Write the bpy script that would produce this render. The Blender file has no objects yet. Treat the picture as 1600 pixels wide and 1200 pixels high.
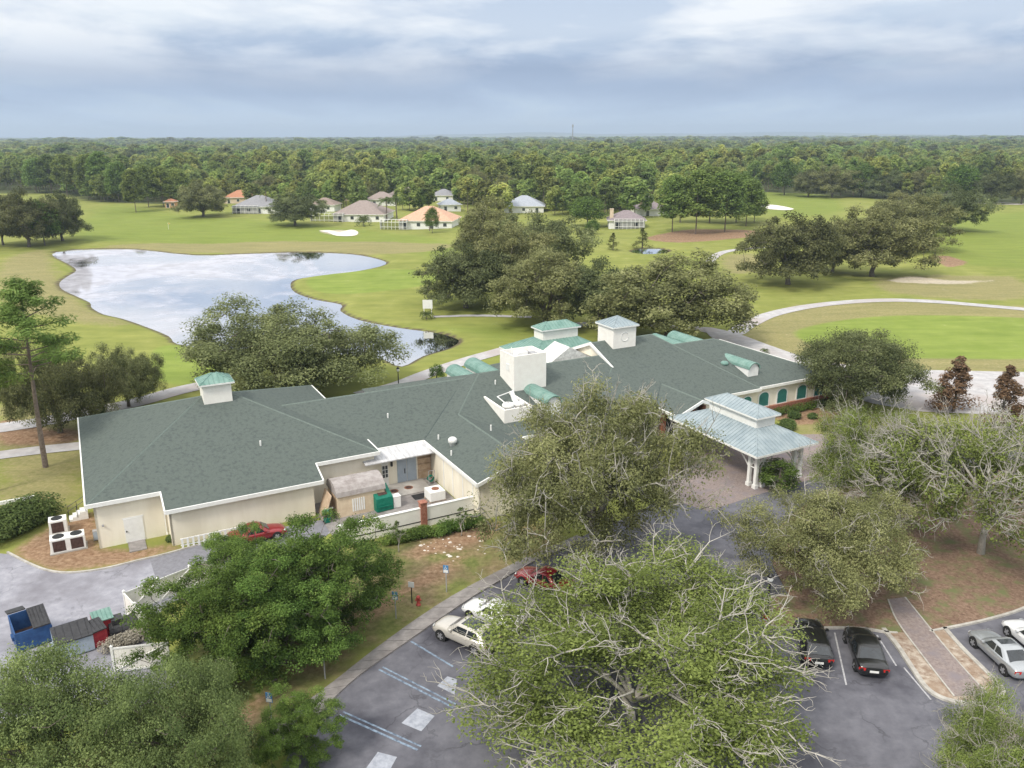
import bpy, bmesh, math, random
import numpy as np
from mathutils import Vector, Matrix
from mathutils.geometry import tessellate_polygon

R = math.radians
scene = bpy.context.scene
col = scene.collection

# ------------------------------------------------------------------ camera
F, HC = 1280.0, 32.0                        # focal length in photo pixels (1600 wide), height of the drone
PITCH = math.atan(387 / F)
SP, CP = math.sin(PITCH), math.cos(PITCH)
cam_d = bpy.data.cameras.new('camera'); cam = bpy.data.objects.new('camera', cam_d); col.objects.link(cam)
cam.location = (0, 0, HC); cam.rotation_euler = (R(90) - PITCH, R(0.15), 0)
cam_d.sensor_width = 36; cam_d.lens = 36 * F / 1600; cam_d.clip_end = 40000; cam_d.clip_start = .5
scene.camera = cam

# ------------------------------------------------------------------ sky and sun
SUN = Vector((-.42, -.52, .74)).normalized()
world = bpy.data.worlds.new('World'); scene.world = world; world.use_nodes = True
nt = world.node_tree; N = nt.nodes; LK = nt.links; N.clear()
def nd(t, **k):
    n = N.new(t)
    for a, v in k.items(): setattr(n, a, v)
    return n
def vmath(op, a, b=None, tree=None):
    n = (tree or nt).nodes.new('ShaderNodeMath'); n.operation = op
    for i, v in enumerate((a, b)):
        if v is None: continue
        if isinstance(v, (int, float)): n.inputs[i].default_value = v
        else: (tree or nt).links.new(v, n.inputs[i])
    return n.outputs[0]
sky = nd('ShaderNodeTexSky', sky_type='NISHITA', sun_disc=False)
sky.sun_elevation = math.asin(SUN.z); sky.sun_rotation = math.atan2(SUN.x, SUN.y)
tc = nd('ShaderNodeTexCoord'); sep = nd('ShaderNodeSeparateXYZ'); LK.new(tc.outputs['Generated'], sep.inputs[0])
zz = vmath('MAXIMUM', sep.outputs[2], 0.0)
den = vmath('ADD', zz, .055)
cx = vmath('DIVIDE', sep.outputs[0], den); cy = vmath('DIVIDE', sep.outputs[1], den)
cmb = nd('ShaderNodeCombineXYZ'); LK.new(cx, cmb.inputs[0]); LK.new(cy, cmb.inputs[1])
def noise(vec, scale, detail, rough=.55, dist=0., w=None):
    n = nd('ShaderNodeTexNoise'); n.inputs['Scale'].default_value = scale; n.inputs['Detail'].default_value = detail
    n.inputs['Roughness'].default_value = rough; n.inputs['Distortion'].default_value = dist
    LK.new(vec, n.inputs['Vector']); return n.outputs['Fac']
mp = nd('ShaderNodeMapping'); LK.new(cmb.outputs[0], mp.inputs[0]); mp.inputs['Location'].default_value = (3.1, 7.4, 1.7); mp.inputs['Scale'].default_value = (1.25, .42, 1.)
n_big = noise(mp.outputs[0], .42, 7, .56, .35)
mp2 = nd('ShaderNodeMapping'); LK.new(tc.outputs['Generated'], mp2.inputs[0]); mp2.inputs['Location'].default_value = (2.3, .4, .9); mp2.inputs['Scale'].default_value = (4.6, 4.6, 19.)
n_fine = noise(mp2.outputs[0], 1., 11, .56, .2)
# layered cloud deck: its height above the horizon, broken up by noise
elev = vmath('ADD', zz, vmath('MULTIPLY', vmath('SUBTRACT', n_big, .5), .075))
elev = vmath('ADD', elev, vmath('MULTIPLY', vmath('SUBTRACT', n_fine, .5), .03))
ramp = nd('ShaderNodeValToRGB'); LK.new(elev, ramp.inputs[0])
cr = ramp.color_ramp
stops = [(0.0, (.42, .51, .64)), (.02, (.35, .44, .57)), (.05, (.24, .31, .44)), (.074, (.20, .26, .38)), (.092, (.27, .34, .46)),
         (.115, (.40, .46, .55)), (.16, (.36, .43, .54)), (.26, (.60, .64, .69)), (.5, (.98, .99, 1.0)), (1, (1.35, 1.34, 1.32))]
while len(cr.elements) < len(stops): cr.elements.new(.5)
for e, (p, c) in zip(cr.elements, stops): e.position = p; e.color = (*c, 1)
# puffs of brighter cloud
puff = nd('ShaderNodeMapRange'); puff.inputs['From Min'].default_value = .43; puff.inputs['From Max'].default_value = .62; LK.new(n_fine, puff.inputs[0])
pm = nd('ShaderNodeMixRGB'); pm.blend_type = 'MIX'; LK.new(vmath('MULTIPLY', vmath('MULTIPLY', puff.outputs[0], .85), vmath('MINIMUM', vmath('MAXIMUM', vmath('MULTIPLY', vmath('SUBTRACT', zz, .045), 16.), 0.), 1.)), pm.inputs[0]); LK.new(ramp.outputs[0], pm.inputs[1]); pm.inputs[2].default_value = (.68, .69, .70, 1)
bg1 = nd('ShaderNodeBackground'); bg1.inputs[1].default_value = .1; LK.new(sky.outputs[0], bg1.inputs[0])
bg2 = nd('ShaderNodeBackground'); bg2.inputs[1].default_value = .98; LK.new(pm.outputs[0], bg2.inputs[0])
cov = nd('ShaderNodeMapRange'); cov.inputs['From Min'].default_value = .25; cov.inputs['From Max'].default_value = .45
cov.inputs['To Min'].default_value = .72; cov.inputs['To Max'].default_value = .97; LK.new(n_big, cov.inputs[0])
mx = nd('ShaderNodeMixShader'); LK.new(cov.outputs[0], mx.inputs[0]); LK.new(bg1.outputs[0], mx.inputs[1]); LK.new(bg2.outputs[0], mx.inputs[2])
out = nd('ShaderNodeOutputWorld'); LK.new(mx.outputs[0], out.inputs[0])
sun_d = bpy.data.lights.new('sun', 'SUN'); sun_d.energy = 1.8; sun_d.angle = R(12); sun_d.color = (1, .93, .81)
sun = bpy.data.objects.new('sun', sun_d); col.objects.link(sun); sun.rotation_euler = SUN.to_track_quat('Z', 'Y').to_euler()
vs = scene.view_settings; vs.view_transform = 'Standard'; vs.look = 'None'; vs.exposure = .68; vs.gamma = 1; vs.use_curve_mapping = False
scene.cycles.max_bounces = 6; scene.cycles.diffuse_bounces = 3; scene.cycles.transparent_max_bounces = 8; scene.cycles.volume_bounces = 0
scene.cycles.caustics_reflective = False; scene.cycles.caustics_refractive = False

# ------------------------------------------------------------------ helpers
rnd = random.Random(7)
rng = np.random.default_rng(11)
def G(px, py, z=0.0):
    """real ground position seen at a photo pixel (plane at height z)"""
    u, v = (px - 800) / F, (py - 600) / F
    d = (u, CP - v * SP, -(SP + v * CP)); t = (z - HC) / d[2]
    return Vector((u * t, d[1] * t, z))
def G2(p): g = G(*p); return (g.x, g.y)
def smooth_closed(pts, k=4):
    out = []; n = len(pts)
    for i in range(n):
        p0, p1, p2, p3 = [np.array(pts[(i + j) % n], float) for j in (-1, 0, 1, 2)]
        for s in range(k):
            t = s / k
            out.append(tuple(.5 * ((2*p1) + (-p0+p2)*t + (2*p0-5*p1+4*p2-p3)*t*t + (-p0+3*p1-3*p2+p3)*t**3)))
    return out
def smooth_open(pts, k=5):
    P = [np.array(p, float) for p in pts]; P = [2*P[0]-P[1]] + P + [2*P[-1]-P[-2]]; out = []
    for i in range(1, len(P) - 2):
        p0, p1, p2, p3 = P[i-1:i+3]
        for s in range(k):
            t = s / k
            out.append(tuple(.5 * ((2*p1) + (-p0+p2)*t + (2*p0-5*p1+4*p2-p3)*t*t + (-p0+3*p1-3*p2+p3)*t**3)))
    out.append(tuple(P[-2])); return out
def sdist(X, Y, poly):
    """signed distance to a polygon, negative inside"""
    P = np.array(poly); Q = np.roll(P, -1, 0); d2 = np.full(X.shape, 1e18); ins = np.zeros(X.shape, bool)
    for (x0, y0), (x1, y1) in zip(P, Q):
        ex, ey = x1-x0, y1-y0; L2 = ex*ex+ey*ey + 1e-12
        t = np.clip(((X-x0)*ex+(Y-y0)*ey)/L2, 0, 1)
        d2 = np.minimum(d2, (X-x0-t*ex)**2+(Y-y0-t*ey)**2)
        c = ((y0 > Y) != (y1 > Y)); ins ^= c & (X < (x1-x0)*(Y-y0)/((y1-y0) if y1 != y0 else 1e-9)+x0)
    d = np.sqrt(d2); return np.where(ins, -d, d)

def link(o, parent=None):
    col.objects.link(o)
    if parent is not None: o.parent = parent
    return o
def tag(o, label=None, cat=None, group=None, kind=None):
    if label: o['label'] = label
    if cat: o['category'] = cat
    if group: o['group'] = group
    if kind: o['kind'] = kind
    return o
def thing(name, label, cat, loc=(0, 0, 0), rz=0., group=None):
    o = bpy.data.objects.new(name, None); col.objects.link(o); o.location = loc; o.rotation_euler = (0, 0, rz); o.empty_display_size = .2
    return tag(o, label, cat, group)
class MB:
    def __init__(s): s.v = []; s.f = []
    def add(s, vs_, fs): n = len(s.v); s.v += [tuple(map(float, v)) for v in vs_]; s.f += [tuple(n+i for i in f) for f in fs]; return s
    def box(s, x0, x1, y0, y1, z0, z1, rz=0, c=None):
        vs_ = [(x, y, z) for z in (z0, z1) for y in (y0, y1) for x in (x0, x1)]
        if rz:
            cx_, cy_ = c or ((x0+x1)/2, (y0+y1)/2); k, q = math.cos(rz), math.sin(rz)
            vs_ = [(cx_+(x-cx_)*k-(y-cy_)*q, cy_+(x-cx_)*q+(y-cy_)*k, z) for x, y, z in vs_]
        return s.add(vs_, [(0, 2, 3, 1), (4, 5, 7, 6), (0, 1, 5, 4), (2, 6, 7, 3), (0, 4, 6, 2), (1, 3, 7, 5)])
    def tube(s, pts, rad, n=6, cap=True):
        pts = [Vector(p) for p in pts]; rad = rad if hasattr(rad, '__len__') else [rad]*len(pts); base = len(s.v); k = len(pts)
        for i, p in enumerate(pts):
            d = (pts[min(i+1, k-1)]-pts[max(i-1, 0)])
            d = d.normalized() if d.length > 1e-9 else Vector((0, 0, 1))
            a = d.cross(Vector((0, 0, 1)) if abs(d.z) < .9 else Vector((1, 0, 0))).normalized(); b = d.cross(a)
            for j in range(n):
                t = 2*math.pi*j/n; q = p+(a*math.cos(t)+b*math.sin(t))*rad[i]; s.v.append((q.x, q.y, q.z))
        for i in range(k-1):
            for j in range(n):
                s.f.append((base+i*n+j, base+i*n+(j+1) % n, base+(i+1)*n+(j+1) % n, base+(i+1)*n+j))
        if cap: s.f.append(tuple(base+j for j in range(n))[::-1]); s.f.append(tuple(base+(k-1)*n+j for j in range(n)))
        return s
    def lathe(s, prof, n=16, c=(0, 0, 0)):
        base = len(s.v)
        for r_, z in prof:
            for j in range(n): t = 2*math.pi*j/n; s.v.append((c[0]+r_*math.cos(t), c[1]+r_*math.sin(t), c[2]+z))
        for i in range(len(prof)-1):
            for j in range(n): s.f.append((base+i*n+j, base+i*n+(j+1) % n, base+(i+1)*n+(j+1) % n, base+(i+1)*n+j))
        s.f.append(tuple(base+j for j in range(n))[::-1]); s.f.append(tuple(base+(len(prof)-1)*n+j for j in range(n)))
        return s
    def poly(s, pts): return s.add(pts, [tuple(range(len(pts)))])
    def prism(s, pts2, z0, z1):
        """vertical prism over a 2D outline"""
        n = len(pts2); tri = tessellate_polygon([[Vector((p[0], p[1], 0)) for p in pts2]])
        fs = [tuple(n+i for i in t) for t in tri] + [tuple(t)[::-1] for t in tri] + [(i, (i+1) % n, n+(i+1) % n, n+i) for i in range(n)]
        return s.add([(p[0], p[1], z0) for p in pts2]+[(p[0], p[1], z1) for p in pts2], fs)
    def build(s, name, m, parent=None, smooth=False, bevel=0, loc=None, rz=None, fixn=True):
        me = bpy.data.meshes.new(name); me.from_pydata(s.v, [], s.f)
        if fixn or bevel:
            bm = bmesh.new(); bm.from_mesh(me); bmesh.ops.remove_doubles(bm, verts=bm.verts, dist=1e-5)
            bmesh.ops.recalc_face_normals(bm, faces=bm.faces)
            if bevel: bmesh.ops.bevel(bm, geom=[e for e in bm.edges if e.is_manifold and e.calc_face_angle(0) > .5], offset=bevel, segments=2, affect='EDGES', profile=.5)
            bm.to_mesh(me); bm.free()
        me.materials.append(m)
        if smooth: me.polygons.foreach_set('use_smooth', [True]*len(me.polygons))
        o = bpy.data.objects.new(name, me); link(o, parent)
        if loc is not None: o.location = loc
        if rz is not None: o.rotation_euler = (0, 0, rz)
        return o
def copy_tree(o, parent=None):
    c = o.copy(); col.objects.link(c)
    if parent is not None: c.parent = parent
    for ch in list(o.children): copy_tree(ch, c)
    return c

# ------------------------------------------------------------------ materials
def mat(name, c1, c2=None, scale=3., rough=.8, detail=5, bump=0., bscale=None, spec=.3, metal=0., contrast=(.35, .65), c3=None, coord='Object', stretch=None, streak=None):
    m = bpy.data.materials.new(name); m.use_nodes = True; t = m.node_tree; b = t.nodes['Principled BSDF']
    b.inputs['Roughness'].default_value = rough; b.inputs['Specular IOR Level'].default_value = spec; b.inputs['Metallic'].default_value = metal
    if c2 is None: b.inputs['Base Color'].default_value = (*c1, 1); 
    tcn = t.nodes.new('ShaderNodeTexCoord')
    vec = tcn.outputs['Object']
    if coord == 'World': g = t.nodes.new('ShaderNodeNewGeometry'); vec = g.outputs['Position']
    if stretch:
        mpn = t.nodes.new('ShaderNodeMapping'); mpn.inputs['Scale'].default_value = stretch; t.links.new(vec, mpn.inputs[0]); vec = mpn.outputs[0]
    if c2 is not None:
        n = t.nodes.new('ShaderNodeTexNoise'); n.inputs['Scale'].default_value = scale; n.inputs['Detail'].default_value = detail; n.inputs['Roughness'].default_value = .65; t.links.new(vec, n.inputs['Vector'])
        r_ = t.nodes.new('ShaderNodeValToRGB'); r_.color_ramp.elements[0].position = contrast[0]; r_.color_ramp.elements[1].position = contrast[1]
        r_.color_ramp.elements[0].color = (*c1, 1); r_.color_ramp.elements[1].color = (*c2, 1)
        t.links.new(n.outputs['Fac'], r_.inputs[0]); cout = r_.outputs[0]
        if c3 is not None:
            n2 = t.nodes.new('ShaderNodeTexNoise'); n2.inputs['Scale'].default_value = scale*.16; n2.inputs['Detail'].default_value = 6; n2.inputs['Roughness'].default_value = .6; t.links.new(vec, n2.inputs['Vector'])
            mr = t.nodes.new('ShaderNodeMapRange'); mr.inputs['From Min'].default_value = .48; mr.inputs['From Max'].default_value = .66; t.links.new(n2.outputs['Fac'], mr.inputs[0])
            mm = t.nodes.new('ShaderNodeMixRGB'); t.links.new(mr.outputs[0], mm.inputs[0]); t.links.new(cout, mm.inputs[1]); mm.inputs[2].default_value = (*c3, 1); cout = mm.outputs[0]
        t.links.new(cout, b.inputs['Base Color'])
    if bump:
        n3 = t.nodes.new('ShaderNodeTexNoise'); n3.inputs['Scale'].default_value = bscale or scale*4; n3.inputs['Detail'].default_value = 4; t.links.new(vec, n3.inputs['Vector'])
        bp = t.nodes.new('ShaderNodeBump'); bp.inputs['Strength'].default_value = bump; bp.inputs['Distance'].default_value = .05; t.links.new(n3.outputs['Fac'], bp.inputs['Height']); t.links.new(bp.outputs[0], b.inputs['Normal'])
    return m
def leafmat(name, dark, light, accent=None, transl=.25, vary=.25):
    m = bpy.data.materials.new(name); m.use_nodes = True; t = m.node_tree; b = t.nodes['Principled BSDF']; o = t.nodes['Material Output']
    at = t.nodes.new('ShaderNodeAttribute'); at.attribute_name = 'tint'
    r_ = t.nodes.new('ShaderNodeValToRGB'); e = r_.color_ramp.elements; e[0].color = (*dark, 1); e[1].color = (*light, 1); e[0].position = .1; e[1].position = .85
    if accent: x = e.new(.97); x.color = (*accent, 1)
    t.links.new(at.outputs['Fac'], r_.inputs[0])
    oi = t.nodes.new('ShaderNodeObjectInfo'); hs = t.nodes.new('ShaderNodeHueSaturation')
    mr = t.nodes.new('ShaderNodeMapRange'); mr.inputs['To Min'].default_value = 1-vary; mr.inputs['To Max'].default_value = 1+vary; t.links.new(oi.outputs['Random'], mr.inputs[0]); t.links.new(mr.outputs[0], hs.inputs['Value'])
    ml = t.nodes.new('ShaderNodeMath'); ml.operation = 'MULTIPLY'; ml.inputs[1].default_value = 7.31; t.links.new(oi.outputs['Random'], ml.inputs[0])
    fr = t.nodes.new('ShaderNodeMath'); fr.operation = 'FRACT'; t.links.new(ml.outputs[0], fr.inputs[0])
    mr2 = t.nodes.new('ShaderNodeMapRange'); mr2.inputs['To Min'].default_value = .5-vary*.10; mr2.inputs['To Max'].default_value = .5+vary*.05; t.links.new(fr.outputs[0], mr2.inputs[0]); t.links.new(mr2.outputs[0], hs.inputs['Hue'])
    t.links.new(r_.outputs[0], hs.inputs['Color']); t.links.new(hs.outputs[0], b.inputs['Base Color'])
    b.inputs['Roughness'].default_value = .75; b.inputs['Specular IOR Level'].default_value = .04
    tr = t.nodes.new('ShaderNodeBsdfTranslucent'); t.links.new(hs.outputs[0], tr.inputs[0])
    mxs = t.nodes.new('ShaderNodeMixShader'); mxs.inputs[0].default_value = transl; t.links.new(b.outputs[0], mxs.inputs[1]); t.links.new(tr.outputs[0], mxs.inputs[2]); t.links.new(mxs.outputs[0], o.inputs[0])
    return m
M = {}
M['cream'] = mat('cream_wall', (.80, .745, .62), (.86, .81, .69), 1.2, .85, bump=.1, bscale=30, c3=(.70, .64, .52), stretch=(1, 1, .25))
M['white'] = mat('white_paint', (.74, .74, .72), (.82, .82, .80), 2., .6)
M['dirtywhite'] = mat('weathered_white', (.50, .50, .48), (.78, .78, .75), 3., .7)
M['offwhite'] = mat('offwhite_stucco', (.80, .77, .72), (.86, .84, .79), 1.5, .85)
M['roof'] = mat('green_shingle', (.078, .096, .087), (.138, .162, .149), 20., .95, detail=10, bump=.3, bscale=26, spec=.08, c3=(.080, .096, .092), contrast=(.3, .7))
M['cap'] = mat('ridge_shingle', (.12, .150, .136), (.16, .195, .175), 6., .9, spec=.1)
M['valley'] = mat('valley_shingle', (.05, .07, .07), (.07, .09, .09), 6., .9)
M['bluemetal'] = mat('pale_blue_green_metal', (.24, .295, .325), (.33, .385, .41), .8, .6, spec=.2, stretch=(1, 1, 1))
M['teal'] = mat('teal_metal', (.12, .235, .20), (.20, .32, .28), 1.0, .55, spec=.5)
M['tealdoor'] = mat('teal_shutter', (.035, .17, .15), (.05, .21, .18), 2., .6)
M['greymetal'] = mat('weathered_grey_metal', (.40, .40, .41), (.62, .62, .63), 1.2, .5, stretch=(3, .6, 1), spec=.4)
M['shedroof'] = mat('old_grey_roofing', (.26, .23, .22), (.40, .37, .36), 1.5, .8)
M['shedwall'] = mat('tan_shed_wall', (.60, .47, .33), (.70, .58, .43), 2., .8)
M['bluegrey'] = mat('blue_grey_door', (.33, .39, .47), (.40, .46, .53), 2., .5)
M['brick'] = mat('red_brick', (.25, .09, .06), (.42, .20, .14), 7., .9, bump=.3)
M['concrete'] = mat('concrete', (.33, .31, .29), (.45, .43, .40), 1.2, .9, c3=(.28, .26, .24), coord='World')
M['darkconcrete'] = mat('stained_concrete', (.20, .185, .18), (.31, .29, .28), 1.4, .9, c3=(.17, .155, .15), coord='World')
M['kerb'] = mat('kerb_concrete', (.34, .32, .29), (.50, .48, .44), 2., .9, coord='World')
M['asphalt'] = mat('worn_asphalt', (.105, .105, .125), (.175, .175, .20), .9, .88, detail=9, bump=.15, bscale=18, c3=(.055, .055, .07), coord='World', contrast=(.3, .72))
M['lightasphalt'] = mat('old_pale_asphalt', (.23, .23, .265), (.36, .36, .40), 1.1, .9, detail=9, bump=.15, bscale=18, c3=(.19, .185, .21), coord='World', contrast=(.3, .7))
def cracks(m, sc_, col_):
    t = m.node_tree; b = t.nodes['Principled BSDF']; src = b.inputs['Base Color'].links[0].from_socket; g = t.nodes.new('ShaderNodeNewGeometry')
    nz = t.nodes.new('ShaderNodeTexNoise'); nz.inputs['Scale'].default_value = .7; nz.inputs['Detail'].default_value = 6; t.links.new(g.outputs['Position'], nz.inputs['Vector'])
    ad = t.nodes.new('ShaderNodeMixRGB'); ad.blend_type = 'ADD'; ad.inputs[0].default_value = 1.; t.links.new(g.outputs['Position'], ad.inputs[1]); sc2 = t.nodes.new('ShaderNodeVectorMath'); sc2.operation = 'SCALE'; sc2.inputs['Scale'].default_value = 3.; t.links.new(nz.outputs['Color'], sc2.inputs[0]); t.links.new(sc2.outputs[0], ad.inputs[2])
    v = t.nodes.new('ShaderNodeTexVoronoi'); v.feature = 'DISTANCE_TO_EDGE'; v.inputs['Scale'].default_value = sc_; t.links.new(ad.outputs[0], v.inputs['Vector'])
    mr = t.nodes.new('ShaderNodeMapRange'); mr.inputs['From Min'].default_value = .006; mr.inputs['From Max'].default_value = .022; mr.inputs['To Min'].default_value = .42; mr.inputs['To Max'].default_value = 0.; t.links.new(v.outputs['Distance'], mr.inputs[0])
    k = t.nodes.new('ShaderNodeMath'); k.operation = 'MULTIPLY'; n2 = t.nodes.new('ShaderNodeTexNoise'); n2.inputs['Scale'].default_value = .25; t.links.new(g.outputs['Position'], n2.inputs['Vector']); m2 = t.nodes.new('ShaderNodeMapRange'); m2.inputs['From Min'].default_value = .45; m2.inputs['From Max'].default_value = .6; t.links.new(n2.outputs['Fac'], m2.inputs[0]); t.links.new(mr.outputs[0], k.inputs[0]); t.links.new(m2.outputs[0], k.inputs[1])
    mx_ = t.nodes.new('ShaderNodeMixRGB'); t.links.new(k.outputs[0], mx_.inputs[0]); t.links.new(src, mx_.inputs[1]); mx_.inputs[2].default_value = (*col_, 1); t.links.new(mx_.outputs[0], b.inputs['Base Color'])
cracks(M['asphalt'], .22, (.03, .03, .035)); cracks(M['lightasphalt'], .28, (.07, .07, .075))
M['newasphalt'] = mat('asphalt_patch', (.17, .17, .19), (.22, .22, .245), 3., .9, coord='World')
M['path'] = mat('cart_path', (.36, .35, .36), (.50, .49, .49), .8, .9, c3=(.40, .36, .35), coord='World')
M['paver'] = mat('brick_paver', (.20, .16, .15), (.30, .25, .235), 5., .9, c3=(.22, .19, .20), coord='World')
M['sand'] = mat('bunker_sand', (.66, .61, .53), (.78, .74, .68), .5, .95, coord='World')
M['bluepaint'] = mat('faded_blue_paint', (.10, .13, .18), (.27, .35, .45), 3., .85, coord='World', contrast=(.38, .62))
M['padpaint'] = mat('worn_white_pad', (.27, .29, .34), (.42, .44, .50), 2.5, .8, coord='World')
M['linepaint'] = mat('worn_white_line', (.30, .30, .32), (.5, .5, .52), 5., .8, coord='World')
M['black'] = mat('black_metal', (.012, .012, .013), (.02, .02, .022), 4., .45, spec=.5)
M['rubber'] = mat('tyre_rubber', (.018, .018, .018), (.03, .03, .03), 8., .8)
M['rim'] = mat('alloy_rim', (.50, .51, .52), (.6, .6, .62), 5., .3, metal=.7, spec=.5)
M['glass'] = mat('dark_car_glass', (.018, .022, .026), (.03, .036, .042), 3., .06, spec=.8)
M['window'] = mat('dark_window', (.035, .04, .045), (.06, .07, .08), 2., .1, spec=.7)
M['red'] = mat('tail_light', (.45, .01, .01), (.6, .03, .02), 8., .25, spec=.6)
M['lens'] = mat('headlight_lens', (.62, .64, .66), (.75, .77, .78), 8., .12, spec=.7)
M['bluebin'] = mat('blue_dumpster', (.02, .06, .17), (.035, .10, .25), 2., .55)
M['redbin'] = mat('red_bin', (.30, .02, .035), (.42, .05, .06), 3., .55)
M['rustdark'] = mat('rusty_dark_inside', (.05, .03, .028), (.10, .06, .05), 4., .9)
M['blackplastic'] = mat('black_plastic_lid', (.03, .03, .032), (.05, .05, .055), 4., .5)
M['greenbin'] = mat('green_compactor', (.0, .13, .085), (.01, .18, .12), 3., .5)
M['wood'] = mat('old_plywood', (.42, .30, .20), (.58, .45, .33), 2., .85)
M['greypost'] = mat('galvanised_post', (.30, .30, .31), (.40, .40, .41), 6., .5)
M['signblue'] = mat('sign_blue', (.06, .20, .42), (.09, .26, .5), 5., .5)
M['signred'] = mat('sign_red', (.5, .02, .03), (.62, .04, .05), 5., .5)
M['hydrant'] = mat('hydrant_red', (.42, .06, .05), (.5, .1, .08), 5., .6)
M['yellow'] = mat('yellow_bollard', (.62, .45, .12), (.7, .55, .2), 5., .7)
M['copper'] = mat('rusty_fan', (.16, .07, .04), (.30, .13, .08), 9., .8)
M['stone'] = mat('pale_rubble', (.55, .50, .45), (.72, .68, .62), 4., .9)
M['bark'] = mat('oak_bark', (.10, .085, .07), (.21, .185, .16), 5., .95, bump=.5)
M['palebark'] = mat('mossy_pale_branch', (.33, .31, .275), (.48, .455, .41), 3., .95)
M['pinebark'] = mat('pine_bark', (.13, .10, .085), (.24, .19, .165), 4., .95, bump=.5)
M['oak'] = leafmat('live_oak_leaf', (.082, .102, .045), (.270, .305, .140), (.35, .37, .20), .38)
M['oakolive'] = leafmat('olive_oak_leaf', (.110, .120, .050), (.335, .345, .155), (.42, .41, .22), .38, vary=.08)
M['oaklight'] = leafmat('light_oak_leaf', (.085, .115, .030), (.280, .345, .100), (.36, .41, .14), .35, vary=.08)
M['green'] = leafmat('bright_green_leaf', (.045, .085, .020), (.175, .270, .065), (.26, .34, .09), .35, vary=.12)
M['pine'] = leafmat('pine_needle', (.095, .145, .040), (.270, .370, .105), (.35, .42, .13), .4)
M['greyleaf'] = leafmat('grey_green_leaf', (.070, .105, .040), (.250, .320, .120), (.33, .39, .16), .36, vary=.1)
M['forest'] = leafmat('forest_leaf', (.150, .205, .065), (.340, .420, .125), (.43, .44, .15), .45, vary=.40)
M['hedge'] = leafmat('hedge_leaf', (.040, .070, .020), (.150, .210, .070), vary=.1)
M['bronze'] = leafmat('bronze_leaf', (.100, .062, .034), (.290, .195, .120), (.18, .23, .11), vary=.1)
M['palm'] = leafmat('palm_frond', (.05, .08, .03), (.20, .26, .09), (.35, .3, .12), vary=.1)
M['cypress'] = leafmat('cypress_leaf', (.09, .11, .035), (.25, .26, .09), vary=.15)
M['strawgrass'] = leafmat('dry_weed', (.22, .2, .15), (.45, .42, .35), vary=.1)

# ------------------------------------------------------------------ ground: one sheet to the horizon, colour zones as an attribute
def PX(pts, k=4): return smooth_closed([G2(p) for p in pts], k) if k else [G2(p) for p in pts]
POND = PX([(80, 393), (120, 386), (210, 386), (300, 395), (390, 393), (470, 391), (545, 394), (590, 402), (602, 410), (560, 420), (500, 427), (462, 433), (453, 441), (460, 453), (490, 464), (532, 472),
           (531, 482), (560, 496), (620, 508), (680, 516), (709, 524), (716, 530), (700, 540), (660, 552), (626, 568), (596, 556), (570, 553), (520, 548), (430, 545), (330, 540), (275, 532), (262, 520), (225, 505), (190, 493), (160, 486), (142, 476), (139, 468), (118, 458), (95, 447), (92, 437), (103, 428), (118, 418), (105, 408)], 3)
POND2 = PX([(985, 391), (1005, 387), (1030, 387), (1045, 391), (1030, 395), (1005, 396)], 3)
WATER_Z = -.45
xs = list(np.arange(-120, 150.1, 1.25)); ys = list(np.arange(20, 300.1, 1.25))
def grow(v, end, f):
    o = []; s = 1.25
    while abs(v) < abs(end): s *= f; v += math.copysign(s, end); o.append(v)
    return o
xs = sorted(grow(-120, -12000, 1.09)) + xs + grow(150, 12000, 1.09)
ys = [-600, -200, -60, -20, 0, 10] + ys + grow(300, 16000, 1.06)
GX, GY = np.meshgrid(np.array(xs), np.array(ys))
def und(X, Y):
    """gentle mounds of the golf course, flat near the clubhouse"""
    w = np.clip((Y-125)/50, 0, 1)*np.clip((480-Y)/120, 0, 1)
    return w*(.55*np.sin(X*.037+1)*np.sin(Y*.031) + .3*np.sin(X*.083+Y*.05)+.15*np.sin(X*.17-Y*.11))
sdp = sdist(GX, GY, POND); sdp2 = sdist(GX, GY, POND2)
near_w = np.minimum(np.clip(sdp/12, 0, 1), np.clip(sdp2/8, 0, 1))
GZ = und(GX, GY)*near_w
bank = lambda s: np.where(s < 2.2, WATER_Z + np.clip(s, -3, 2.2)*(-WATER_Z/2.2), 0)
GZ = np.where(sdp < 2.2, bank(sdp), GZ); GZ = np.where(sdp2 < 2.2, bank(sdp2), GZ)
HILL = np.clip((GY-9000)/5000, 0, 1)
GZ = GZ + HILL*(45+45*np.sin(GX*.00042+.6)+22*np.sin(GX*.0011+2)+9*np.sin(GX*.0031))*np.clip(HILL*2, 0, 1)
def gz(x, y):
    s = float(sdist(np.array([x]), np.array([y]), POND)[0]); s2 = float(sdist(np.array([x]), np.array([y]), POND2)[0])
    return float(und(np.array([x]), np.array([y]))[0])*min(max(s/12, 0), 1, max(s2/8, 0))
def zone(polys, soft):
    m = np.zeros(GX.shape)
    for p in polys: m = np.maximum(m, np.clip(.5-sdist(GX, GY, p)/soft, 0, 1))
    return m
greens = [PX([(478, 438), (520, 425), (600, 421), (660, 424), (690, 436), (650, 450), (560, 458), (500, 455)]),
          PX([(1240, 520), (1330, 500), (1480, 497), (1640, 505), (1700, 530), (1640, 560), (1480, 562), (1320, 556)]),
          PX([(250, 540), (330, 535), (360, 570), (300, 600), (240, 590), (235, 560)])]
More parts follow.
